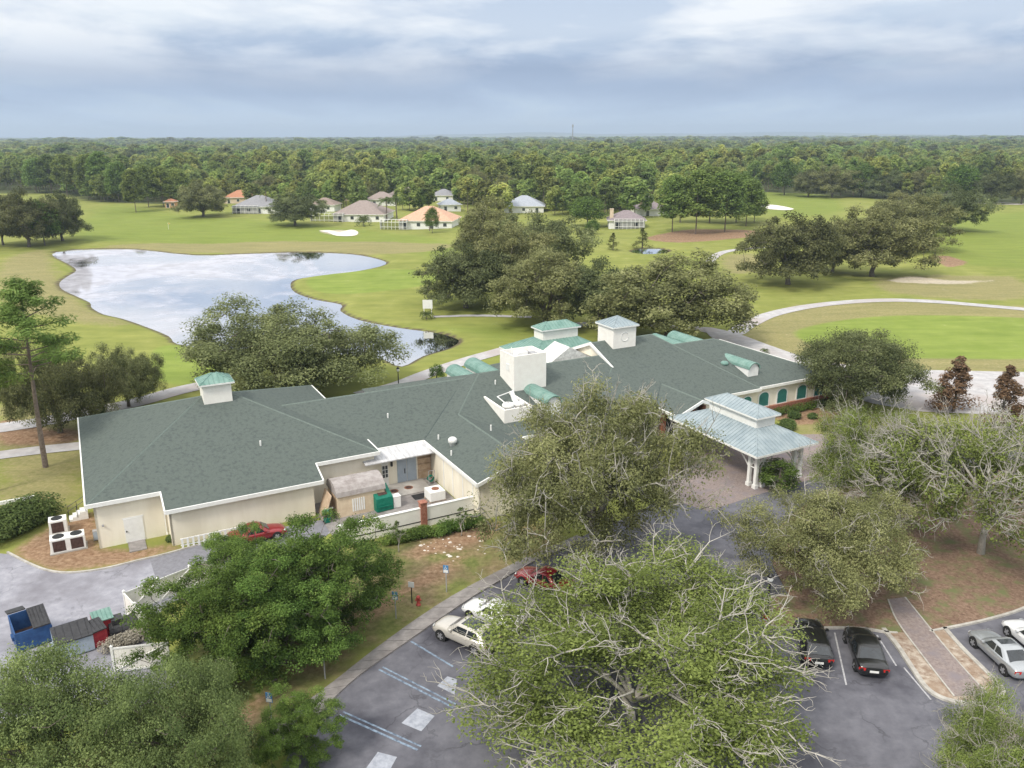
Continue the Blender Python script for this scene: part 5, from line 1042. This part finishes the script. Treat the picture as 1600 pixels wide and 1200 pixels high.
def pine_t(seed, H=18., Rr=3.5, nl=6000, leaf=.42, base=.45, r0=.24, nb=26, lean=0., asp=.22):
    T = TB(seed); r_ = T.r; px_, py_ = r_.normal()*.5+lean, r_.normal()*.4
    ax = lambda z: Vector((px_*(z/H)**1.5, py_*(z/H)**1.5, z)); T.w.tube([ax(z)-Vector((0, 0, .2 if z == 0 else 0)) for z in np.linspace(0, H*.97, 8)], list(np.linspace(r0, r0*.2, 8)), 7, False)
    for i in range(nb):
        f = base+(1-base)*(i+r_.random())/nb; z = H*f; a = i*2.4+r_.normal()*.5; u = (f-base)/(1-base); rr = Rr*(.35+1.0*math.sin(math.pi*min(1, .25+.75*u))**.8)*r_.uniform(.55, 1.1)*(1.-.45*u); p = ax(z); e = p+Vector((rr*math.cos(a), rr*math.sin(a), rr*r_.uniform(-.05, .45)))
        T.w.tube([p, p.lerp(e, .5)+Vector((0, 0, -.1)), e], [r0*.3, r0*.2, r0*.08], 4, False)
        tn = float(np.clip(.5+.3*r_.normal(), 0, 1))
        for q in (.65, 1.): T.leaves(tuple(p.lerp(e, q)), Rr*.30*r_.uniform(.7, 1.2), nl//nb//2, leaf, .6, .5, tn, asp, 2.)
    T.leaves(tuple(ax(H*.97)), Rr*.3, nl//nb, leaf, .9, .5, .6, asp); return T
def simple_crown(seed, H, Rr, trunk, nc, nl, leaf, kind='round', r0=.2):
    T = TB(seed); r_ = T.r; T.w.tube([(0, 0, -.3), (.1, 0, trunk), (.1, .1, H*.8)], [r0, r0*.8, r0*.3], 5, False)
    for i in range(nc):
        if kind == 'cone': f = (i+.5)/nc; z = trunk+(H-trunk)*f; rr = Rr*(1-f)**.85*r_.uniform(.4, 1.); a = r_.uniform(0, 6.28); c = (rr*math.cos(a), rr*math.sin(a), z); rc = Rr*(.42-.25*f)
        else:
            z = r_.uniform(-.6, 1); a = r_.uniform(0, 6.28); h = math.sqrt(1-z*z)*r_.uniform(.55, 1.)**.5; zc = trunk+(H-trunk)*.5; c = (Rr*.78*h*math.cos(a), Rr*.78*h*math.sin(a), zc+(H-trunk)*.47*z); rc = Rr*.33
        T.leaves(c, rc*r_.uniform(.8, 1.25), nl//nc, leaf, .8, .6, float(np.clip(.5+.35*r_.normal(), 0, 1)))
    return T
def top_height(px, py, ty):
    g = G(px, py); v = (ty-600)/F; return -(g.y*SP+v*g.y*CP)/(CP-v*SP)+HC
PROTO = {}
def proto(key, T, mw, ml, H, Rr):
    PROTO[key] = (T.wood(key+'_trunk', M[mw]), T.crown(key+'_crown', M[ml]), H, Rr); 
def place(name, key, px, py, ty, wpx, label, cat='tree', group=None, rz=None, sy=1., parts=('trunk', 'crown'), vis=True):
    g = G(px, py); z = gz(g.x, g.y) if py < 560 else 0.; H = top_height(px, py, ty); tw_, tc_, H0, R0 = PROTO[key]
    dist = g.y*CP+(HC-H*.6)*SP; w = wpx*dist/F
    t_ = thing(name, label, cat, (g.x, g.y, z), rnd.uniform(0, 6.28) if rz is None else rz, group); t_.scale = (w/(2*R0), w/(2*R0)*sy, H/H0)
    for n_, me_ in zip(parts, (tw_, tc_)): link(bpy.data.objects.new(n_, me_), t_)
    return t_
# prototypes of the near trees
proto('oak_a', oak(1, 10, 9, 1.5, 110, 85000, .23, -.05), 'bark', 'oak', 10, 9.6)
proto('oak_olive', oak(2, 12, 9, 2.4, 120, 110000, .185, -.05, twigs=2, open_=.1), 'palebark', 'oakolive', 12, 9.6)
proto('oak_light', oak(3, 11, 9.5, 2.5, 130, 125000, .17, .0, twigs=3, open_=.24, r0=.24), 'palebark', 'oaklight', 11, 10.2)
proto('oak_pale', oak(4, 10, 9, 2.0, 115, 105000, .18, -.05, twigs=1, open_=.1), 'palebark', 'oakolive', 10, 9.6)
proto('oak_bare', oak(16, 10, 9, 2.2, 100, 75000, .19, .0, twigs=6, open_=.42, r0=.27), 'palebark', 'oaklight', 10, 9.6)
proto('green_wide', oak(17, 10, 9, 2., 120, 105000, .18, -.1, twigs=0, r0=.3), 'bark', 'greyleaf', 10, 9.6)
proto('green_a', oak(5, 9, 5, 1.0, 105, 75000, .145, -.15, r0=.28), 'bark', 'green', 9, 5.4)
proto('oak_mid', oak(6, 11, 9, 1.4, 100, 38000, .34, -.12), 'bark', 'oak', 11, 9.6)
proto('oak_mid2', oak(7, 12, 9, 1.6, 100, 38000, .34, -.1), 'bark', 'oakolive', 12, 9.6)
proto('pine_near', pine_t(8, 19, 3.6, 9000, .42, .52, nb=30), 'pinebark', 'pine', 19, 3.9)
proto('bronze', simple_crown(9, 8, 2.6, .6, 40, 7000, .26, 'cone'), 'bark', 'bronze', 8, 2.6)
proto('myrtle', oak(10, 3.4, 1.4, 1., 16, 1500, .13, r0=.07), 'palebark', 'hedge', 3.4, 1.5)
proto('ball', simple_crown(11, 3, 1.5, .2, 60, 5000, .14), 'bark', 'green', 3, 1.45)
proto('round', simple_crown(12, 9, 5, 1.6, 60, 6000, .42), 'bark', 'green', 9, 5)
proto('pine_mid', simple_crown(13, 18, 5.4, 1.5, 75, 9000, .62), 'pinebark', 'pine', 18, 5.2)
proto('pine_mid2', simple_crown(14, 20, 5.0, 2.2, 75, 9000, .62), 'pinebark', 'pine', 20, 4.8)
proto('cypress', simple_crown(15, 9, 2.4, .8, 30, 2200, .3, 'cone'), 'bark', 'cypress', 9, 2.4)
for a in [
    ('live_oak', 'oak_a', 440, 612, 471, 305, 'wide dark live oak directly behind the left wing of the clubhouse'),
    ('live_oak', 'oak_a', 93, 674, 532, 165, 'live oak behind the tall leaning pine at far left'),
    ('live_oak', 'oak_a', 200, 634, 536, 105, 'smaller live oak between the left pine and the left wing cupola'),
    ('live_oak', 'oak_a', 1335, 634, 513, 215, 'round live oak hugging the right end of the clubhouse'),
    ('live_oak', 'oak_olive', 925, 878, 592, 355, 'large olive oak in front of the middle of clubhouse'),
    ('live_oak', 'oak_light', 985, 1135, 945, 610, 'huge foreground oak with bare pale twigs over the car park'),
    ('live_oak', 'oak_pale', 1285, 935, 772, 270, 'grey-green oak in the mulch bed left of the brick walk'),
    ('live_oak', 'oak_light', 1360, 812, 645, 200, 'green oak between the entrance canopy and the bare white branches'),
    ('live_oak', 'oak_bare', 1530, 868, 655, 350, 'large oak with many bare white branches at right edge'),
    ('leafy_tree', 'green_a', 505, 985, 795, 235, 'bright green tree in front of the kitchen yard'),
    ('leafy_tree', 'green_a', 345, 1052, 868, 230, 'dense green tree beside the white bin fence'),
    ('leafy_tree', 'green_a', 440, 1035, 860, 210, 'dense green tree in the middle of the lawn clump'),
    ('leafy_tree', 'green_a', 395, 935, 815, 150, 'small bright green tree nearest the bay wall and maroon car'),
    ('leafy_tree', 'green_wide', 90, 1265, 1025, 330, 'pale green tree filling the bottom left corner'),
    ('leafy_tree', 'green_wide', 300, 1265, 1040, 260, 'pale green tree at the bottom between the corner tree and sidewalk'),
    ('leafy_tree', 'green_a', 465, 1190, 1078, 130, 'small green tree at bottom beside the nearest parking sign'),
    ('leafy_tree', 'oak_light', 1560, 1300, 1112, 260, 'light green tree cut off at the bottom right corner'),
    ('pine_tree', 'pine_near', 70, 728, 440, 150, 'tall leaning pine left of the clubhouse'),
    ('pine_tree', 'pine_near', -22, 770, 490, 140, 'pine with yellow-green needles cut by the left edge of the picture'),
    ('bronze_tree', 'bronze', 1487, 645, 560, 78, 'bronze-leaved magnolia left of its twin near right edge'),
    ('bronze_tree', 'bronze', 1563, 662, 575, 75, 'bronze-leaved magnolia nearest the right edge'),
    ('crape_myrtle', 'myrtle', 622, 862, 812, 38, 'small crape myrtle at left end of the yard wall'),
    ('crape_myrtle', 'myrtle', 719, 837, 790, 38, 'small crape myrtle between the two brick pillars'),
    ('clipped_shrub', 'ball', 682, 594, 570, 26, 'round clipped shrub beside the cart path behind the clubhouse'),
    ('clipped_shrub', 'ball', 1214, 766, 722, 66, 'rounded shrub in front of the canopy corner columns')]:
    place(*a)
for a in [
    (727, 480, 372, 160, 'oak_mid', 'leftmost oak of the central group with its trunk clear of the path'), (852, 507, 383, 185, 'oak_mid2', 'oak in the middle front of the central oak group'), (1042, 528, 395, 262, 'oak_mid2', 'broad oak at the right front of the central group behind the cupola'),
    (940, 512, 398, 150, 'oak_mid', 'oak squeezed between the two front oaks of the central group'), (760, 428, 308, 130, 'oak_mid2', 'tall oak at back left of the central group'), (838, 432, 322, 165, 'oak_mid', 'oak at the back right of the central group'), (800, 470, 345, 150, 'oak_mid2', 'oak in the heart of the central group'),
    (1230, 448, 330, 160, 'oak_mid', 'leftmost rounded oak of the right fairway row'), (1362, 432, 322, 165, 'oak_mid2', 'grey oak with visible trunk second in the right fairway row'), (1300, 425, 335, 110, 'oak_mid', 'oak wedged between the first two oaks of the right row'), (1425, 392, 300, 130, 'oak_mid2', 'oak third along the right fairway row'), (1482, 365, 287, 110, 'oak_mid', 'dark oak at the far end of the right fairway row'), (1400, 372, 296, 100, 'oak_mid2', 'pale oak behind the right fairway row'),
    (45, 386, 290, 105, 'oak_mid', 'left edge oak at the pond side grove'), (98, 378, 297, 88, 'oak_mid', 'dark oak at the right of the pond side grove'), (5, 384, 300, 70, 'oak_mid2', 'oak cut by the left edge in the pond side grove'), (70, 384, 318, 60, 'round', 'bushy green tree low in the pond side grove'),
    (317, 337, 280, 90, 'oak_mid', 'round oak alone on the fairway left of the houses'), (461, 353, 299, 92, 'oak_mid', 'round oak alone on the fairway in front of the houses'),
    (918, 353, 310, 68, 'round', 'bright round tree left of the mauve roofed house'), (968, 325, 272, 88, 'oak_mid', 'dark oak behind the chimney house'), (925, 366, 345, 26, 'round', 'small round bush left of the chimney house'), (866, 328, 295, 40, 'oak_mid', 'dark tree beside the pale grey roof tip'), (905, 304, 276, 24, 'round', 'dark upright tree between the small beige and white houses'), (675, 364, 326, 26, 'round', 'bushy tree in front of the peach roofed house'),
    (655, 330, 298, 42, 'round', 'green tree behind the peach roofed house'), (570, 318, 285, 52, 'oak_mid', 'dark tree above the taupe roofed house'), (510, 316, 278, 50, 'oak_mid', 'dark tree behind the brown roofed house'), (425, 312, 272, 55, 'oak_mid2', 'oak right of the red tile roof'), (745, 318, 258, 50, 'oak_mid2', 'brownish oak behind the central oak group at village edge'), (790, 318, 272, 45, 'oak_mid2', 'grey oak left of the pale roof tip')]:
    place('live_oak' if a[4] != 'round' else 'leafy_tree', a[4], *a[:4], a[5])
for i, a in enumerate([(1262, 309, 264, 56), (1300, 310, 259, 78), (1345, 310, 263, 56), (1392, 312, 266, 78), (1440, 314, 262, 56), (1500, 317, 264, 66), (1548, 320, 268, 78), (1595, 321, 265, 56), (1225, 306, 256, 50)]):
    place('live_oak', ('oak_mid', 'oak_mid2', 'round')[i % 3], *a, 'rounded oak along the forest edge beyond the right fairway, number %d from its left end' % (i+1) if False else ('leftmost', 'second', 'third', 'fourth', 'fifth', 'sixth', 'seventh', 'eighth', 'ninth')[(i+1) % 9]+' rounded oak from the left along the forest edge beyond the right fairway', group='oaks along the right forest edge')
for i, a in enumerate([(1050, 364, 276, 50), (1132, 364, 268, 62), (1086, 366, 268, 62), (1165, 354, 280, 50), (1108, 350, 264, 62), (1150, 348, 270, 60), (1062, 350, 282, 45), (1178, 348, 298, 40)]):
    place('pine_tree', 'pine_mid' if i % 2 else 'pine_mid2', *a, 'pine in the grove right of the chimney house', group='pines right of the chimney house')
for i, a in enumerate([(105, 304, 240, 40), (142, 308, 238, 45), (163, 310, 236, 45), (186, 314, 250, 40), (212, 328, 262, 36), (232, 322, 255, 40), (255, 322, 260, 40), (58, 300, 245, 40), (80, 300, 240, 35), (280, 318, 262, 40)]):
    place('pine_tree', 'pine_mid' if i % 2 else 'pine_mid2', *a, 'pine at the left end of the fairway before the forest', group='pines at the left end of the fairway')
place('cypress_tree', 'cypress', 1003, 388, 357, 32, 'feathery green cypress beside the small pond'); place('cypress_tree', 'cypress', 957, 394, 367, 24, 'yellowish cypress left of the small pond')
# palms
def palm_t(seed, H=7., fr=26, L_=2.6):
    T = TB(seed); r_ = T.r; T.w.tube([(0, 0, -.2), (.1, 0, H*.5), (.15, .05, H)], [.2, .16, .15], 7, False)
    for i in range(fr):
        a = i*2.4; el = r_.uniform(-.3, 1.2); d = Vector((math.cos(a), math.sin(a), 0)); n = 7
        for k in range(n):
            f = (k+1)/n; p = Vector((.15, .05, H))+d*L_*f*math.cos(el*.7)+Vector((0, 0, L_*(math.sin(el)*f-.62*f*f))); T.leaves(tuple(p), .2, 5, .55, 1., .5, .3+.6*r_.random()*(1 if el > 0 else .2), .22)
    return T
proto('palm', palm_t(21), 'pinebark', 'palm', 9, 2.5); proto('palm_low', palm_t(22, 1.6, 34, 3.), 'pinebark', 'palm', 4, 2.9)
for px, py, ty, w, k, lab in [(417, 332, 283, 20, 'palm', 'tall thin palm left of the middle oak'), (541, 322, 284, 16, 'palm', 'tall palm left of the twin palm by the taupe house'), (552, 322, 288, 14, 'palm', 'palm right beside the tallest palm at taupe house'), (568, 352, 327, 26, 'palm_low', 'low bushy palm at right end of the taupe house cage'), (604, 345, 303, 28, 'palm', 'left palm of the pair between taupe and peach houses'), (620, 343, 303, 26, 'palm', 'right palm of the pair between taupe and peach houses'), (671, 360, 330, 22, 'palm', 'shaggy palm in front of the peach roofed house'), (666, 498, 478, 24, 'palm_low', 'low palm clump below the white tee sign'), (1194, 553, 542, 16, 'palm_low', 'spiky yellow-green plant at the cart yard edge')]:
    place('palm_tree', k, px, py, ty, w, lab, cat='palm')

# hedges: rows of leaf clumps
def hedge(name, label, pts, w, h, m='hedge', leaf=.14, dens=520, px=True, cat='hedge'):
    P = smooth_open([G2(p) for p in pts] if px else pts, 8); T = TB(len(label)); o = P[0]; acc = 0
    for p, q in zip(P, P[1:]):
        L_ = math.dist(p, q); n = max(1, round(L_/(w*.5)))
        for i in range(n):
            f = (i+.5)/n; x, y = p[0]+(q[0]-p[0])*f-o[0], p[1]+(q[1]-p[1])*f-o[1]; T.leaves((x+T.r.normal()*.1*w, y+T.r.normal()*.1*w, h*.5), (w*.6, w*.6, h*.55*T.r.uniform(.85, 1.15)), int(dens*w*h*.7), leaf, 1, .7, float(np.clip(.5+.3*T.r.normal(), 0, 1)), shell=4)
            T.w.tube([(x, y, 0), (x+.05, y, h*.6)], [.03, .015], 4, False)
    t_ = thing(name, label, cat, (*o, 0)); link(bpy.data.objects.new('foliage', T.crown('foliage', M[m])), t_); link(bpy.data.objects.new('stem', T.wood('stem', M['bark'])), t_)
hedge('hedge', 'thick untrimmed hedge at the far left by the white rail', [(-12, 842), (25, 826), (66, 806)], 3.0, 2.3, dens=210, leaf=.2)
hedge('hedge', 'low hedge along the yard wall left of the brick pillar', [(602, 850), (650, 840), (668, 836)], 1.2, .9, 'green')
hedge('hedge', 'low hedge along the yard wall right of the brick pillar', [(680, 834), (715, 826), (748, 818)], 1.3, .9, 'green')
p = [Wl(71, -1.8), Wl(77, -1.8), Wl(83, -1.8)]; hedge('hedge', 'clipped hedge under the arched shutters of the right wing', [(q.x, q.y) for q in p], 1.2, .9, 'green', px=False)
for px, py, s, lab in [(1240, 655, .8, 'small shrub in the straw bed nearest the right oak'), (1228, 672, 1.1, 'shrub on the lawn right of the canopy roof'), (1268, 655, .6, 'low shrub under the right oak beside its twin'), (1130, 690, .7, 'small shrub beside the canopy rear columns'), (268, 845, .5, 'low weed clump at the corner of the bay wall'), (152, 645, 1.0, 'bright bush below the left live oak')]:
    g = G(px, py); hedge('shrub', lab, [(g.x-.3*s, g.y), (g.x, g.y), (g.x+.3*s, g.y)], 1.3*s, 1.1*s, px=False, cat='shrub', dens=300)
hedge('weed_patch', 'dry grey weeds around the red bins', [(165, 1016), (195, 1008), (215, 998)], 1.0, .9, 'strawgrass', .13, 300, cat='weeds')
wr_ = thing('white_rail', 'white rail end at left edge behind the hedge', 'rail', G(-10, 800), R(30)); MB().box(0, 3.2, -.1, .1, .7, 1.0).build('beam', M['white'], wr_)
for x in (.2, 2.9): MB().box(x, x+.15, -.06, .06, 0, .7).build('post', M['white'], wr_)

# ------------------------------------------------------------------ forest: nearest trees as individuals, the rest one mass
fp = []
for i in range(4): T = simple_crown(40+i, 16+i, 4.6+.3*i, 5.5-i*.5, 26, 1500, 1.15); fp.append(T.merged('forest_pine', M['pinebark'], M['forest']))
for i in range(4): T = simple_crown(50+i, 12+i, 5.8, 1.2, 30, 1300, 1.35); fp.append(T.merged('forest_broadleaf', M['bark'], M['forest']))
village = [G2(p) for p in [(245, 345), (255, 318), (340, 284), (450, 276), (620, 288), (700, 296), (840, 276), (950, 282), (1035, 288), (1050, 345), (1050, 380), (700, 380), (300, 350)]]
vin = [G2(p) for p in [(250, 320), (360, 318), (500, 328), (620, 330), (720, 335), (840, 335), (960, 340), (1050, 350), (1060, 280), (950, 265), (700, 275), (450, 265), (330, 272), (250, 295)]]
def village_points(sp):
    A, B = np.meshgrid(np.arange(-260, 140, sp), np.arange(260, 700, sp)); A = (A+rng.uniform(-.5, .5, A.shape)*sp).ravel(); B = (B+rng.uniform(-.5, .5, B.shape)*sp).ravel()
    w_ = (sdist(A, B, vin) < 0) & (rng.random(len(A)) < .95)
    for hx, hy_, hr_ in HOUSES: w_ &= (np.hypot(A-hx, B-hy_-6) > hr_+4) & ~((np.abs(A-hx-(hx/hy_)*(B-hy_)) < hr_*.9) & (B < hy_) & (B > hy_-42))
    return np.stack([A[w_], B[w_]], 1)
def forest_points(d0, d1, sp):
    out = []; y = d0
    X = np.arange(-d1*.72-120, d1*.72+120, sp); Y = np.arange(d0, d1, sp); A, B = np.meshgrid(X, Y); A = A+rng.uniform(-.5, .5, A.shape)*sp*.9; B = B+rng.uniform(-.5, .5, B.shape)*sp*.9
    A, B = A.ravel(), B.ravel(); keep = np.abs(A) < B*.68+90; A, B = A[keep], B[keep]
    w_ = np.ones(len(A), bool) if d0 > 900 else (sdist(A, B, wood[0]) < -2) & (sdist(A, B, village) > 3)
    for hx, hy_, hr_ in HOUSES: w_ &= (np.hypot(A-hx, B-hy_-6) > hr_+7)
    gap = np.sin(A*.011+1.3)*np.sin(B*.009+.4)+.5*np.sin(A*.031)*np.sin(B*.027+1); w_ &= (gap < .82)
    return np.stack([A[w_], B[w_]], 1)
pts = np.concatenate([village_points(8.3), forest_points(200, 900, 9.5), forest_points(900, 2600, 17), forest_points(2600, 12500, 52)])
dd_ = np.hypot(pts[:, 0], pts[:, 1]); order = np.argsort(dd_); pts = pts[order]; dd_ = dd_[order]
sc = rng.uniform(.55, 1.15, len(pts))*(1+.16*np.sin(pts[:, 0]*.021+np.sin(pts[:, 1]*.017)*2)+.1*np.sin(pts[:, 1]*.043))*np.where(dd_ > 2600, 1.25, 1.)*np.where(dd_ > 900, 1.05, 1.); kind_ = np.where(np.sin(pts[:, 0]*.009)+np.sin(pts[:, 1]*.012+1)+rng.normal(size=len(pts))*.8 > -.2, rng.integers(0, 4, len(pts)), rng.integers(4, 8, len(pts)))
wide = np.where(dd_ > 2600, 3.0, np.where(dd_ > 900, 1.5, 1.0))
NI = 298
for i in range(NI):
    o = bpy.data.objects.new('forest_pine' if kind_[i] < 4 else 'forest_tree', fp[kind_[i]]); link(o); o.location = (*pts[i], gz(*pts[i])); o.rotation_euler = (0, 0, rng.uniform(0, 6.28)); o.scale = (sc[i],)*3
    dz_ = pts[i][1]*CP+HC*SP; fx = 800+F*pts[i][0]/dz_; inv = float(sdist(pts[i][:1], pts[i][1:], vin)[0]) < 0
    if inv: place_ = 'among the houses ' + ('around the red-orange roof' if fx < 440 else 'around the brown and taupe roofs' if fx < 600 else 'behind the peach roof' if fx < 730 else 'around the pale roof tip' if fx < 870 else 'around the mauve chimney house')
    else: place_ = 'in the forest edge ' + ('at the far left of the fairway' if fx < 130 else 'left of the red-orange roofed house' if fx < 330 else 'above the left houses' if fx < 600 else 'above the peach roofed house' if fx < 800 else 'above the mauve chimney house' if fx < 1060 else 'beyond the right bunker' if fx < 1300 else 'beyond the right fairway oaks')
    w_, c_ = ('tall pine', 'pine tree') if kind_[i] < 4 else ('rounded leafy tree', 'tree')
    tag(o, w_+' '+place_, c_, w_+'s '+place_)
me = bpy.data.meshes.new('distant_forest'); rest = pts[NI:]; me.vertices.add(len(rest)); me.vertices.foreach_set('co', np.column_stack([rest, np.zeros(len(rest))]).astype(np.float32).ravel())
for nm, ty_, val in (('sc', 'FLOAT_VECTOR', np.column_stack([sc*wide, sc*wide, sc])[NI:].ravel().astype(np.float32)), ('rot', 'FLOAT', rng.uniform(0, 6.28, len(rest)).astype(np.float32)), ('idx', 'INT', kind_[NI:].astype(np.int32))):
    at = me.attributes.new(nm, ty_, 'POINT'); at.data.foreach_set('vector' if ty_ == 'FLOAT_VECTOR' else 'value', val)
pcol = bpy.data.collections.new('forest_kinds')
for i, m_ in enumerate(fp): pcol.objects.link(bpy.data.objects.new('kind_%02d' % i, m_))
fo = bpy.data.objects.new('distant_forest', me); link(fo); tag(fo, 'endless green forest reaching to the horizon', 'forest', kind='stuff')
ng = bpy.data.node_groups.new('scatter', 'GeometryNodeTree'); ng.interface.new_socket('Geometry', in_out='INPUT', socket_type='NodeSocketGeometry'); ng.interface.new_socket('Geometry', in_out='OUTPUT', socket_type='NodeSocketGeometry')
gi, go = ng.nodes.new('NodeGroupInput'), ng.nodes.new('NodeGroupOutput'); m2p = ng.nodes.new('GeometryNodeMeshToPoints'); iop = ng.nodes.new('GeometryNodeInstanceOnPoints'); ci = ng.nodes.new('GeometryNodeCollectionInfo'); ci.inputs['Collection'].default_value = pcol; ci.inputs['Separate Children'].default_value = True; ci.inputs['Reset Children'].default_value = True
def na(n_, t_): x = ng.nodes.new('GeometryNodeInputNamedAttribute'); x.data_type = t_; x.inputs['Name'].default_value = n_; return x.outputs['Attribute']
cx_ = ng.nodes.new('ShaderNodeCombineXYZ'); ng.links.new(na('rot', 'FLOAT'), cx_.inputs[2])
ng.links.new(gi.outputs[0], m2p.inputs[0]); ng.links.new(m2p.outputs[0], iop.inputs['Points']); ng.links.new(ci.outputs[0], iop.inputs['Instance']); iop.inputs['Pick Instance'].default_value = True
ng.links.new(na('idx', 'INT'), iop.inputs['Instance Index']); ng.links.new(cx_.outputs[0], iop.inputs['Rotation']); ng.links.new(na('sc', 'FLOAT_VECTOR'), iop.inputs['Scale']); ng.links.new(iop.outputs[0], go.inputs[0])
md = fo.modifiers.new('scatter', 'NODES'); md.node_group = ng

# ------------------------------------------------------------------ haze
hz = MB().box(-12600, 12600, -700, 17000, -60, 190).build('haze', None)
hm = bpy.data.materials.new('haze_air'); hm.use_nodes = True; t = hm.node_tree; t.nodes.remove(t.nodes['Principled BSDF']); pv_ = t.nodes.new('ShaderNodeVolumePrincipled'); pv_.inputs['Density'].default_value = 1.6e-4; pv_.inputs['Color'].default_value = (.66, .80, .97, 1); pv_.inputs['Anisotropy'].default_value = .2; t.links.new(pv_.outputs[0], t.nodes['Material Output'].inputs['Volume'])
hz.data.materials.clear(); hz.data.materials.append(hm); tag(hz, kind='stuff')
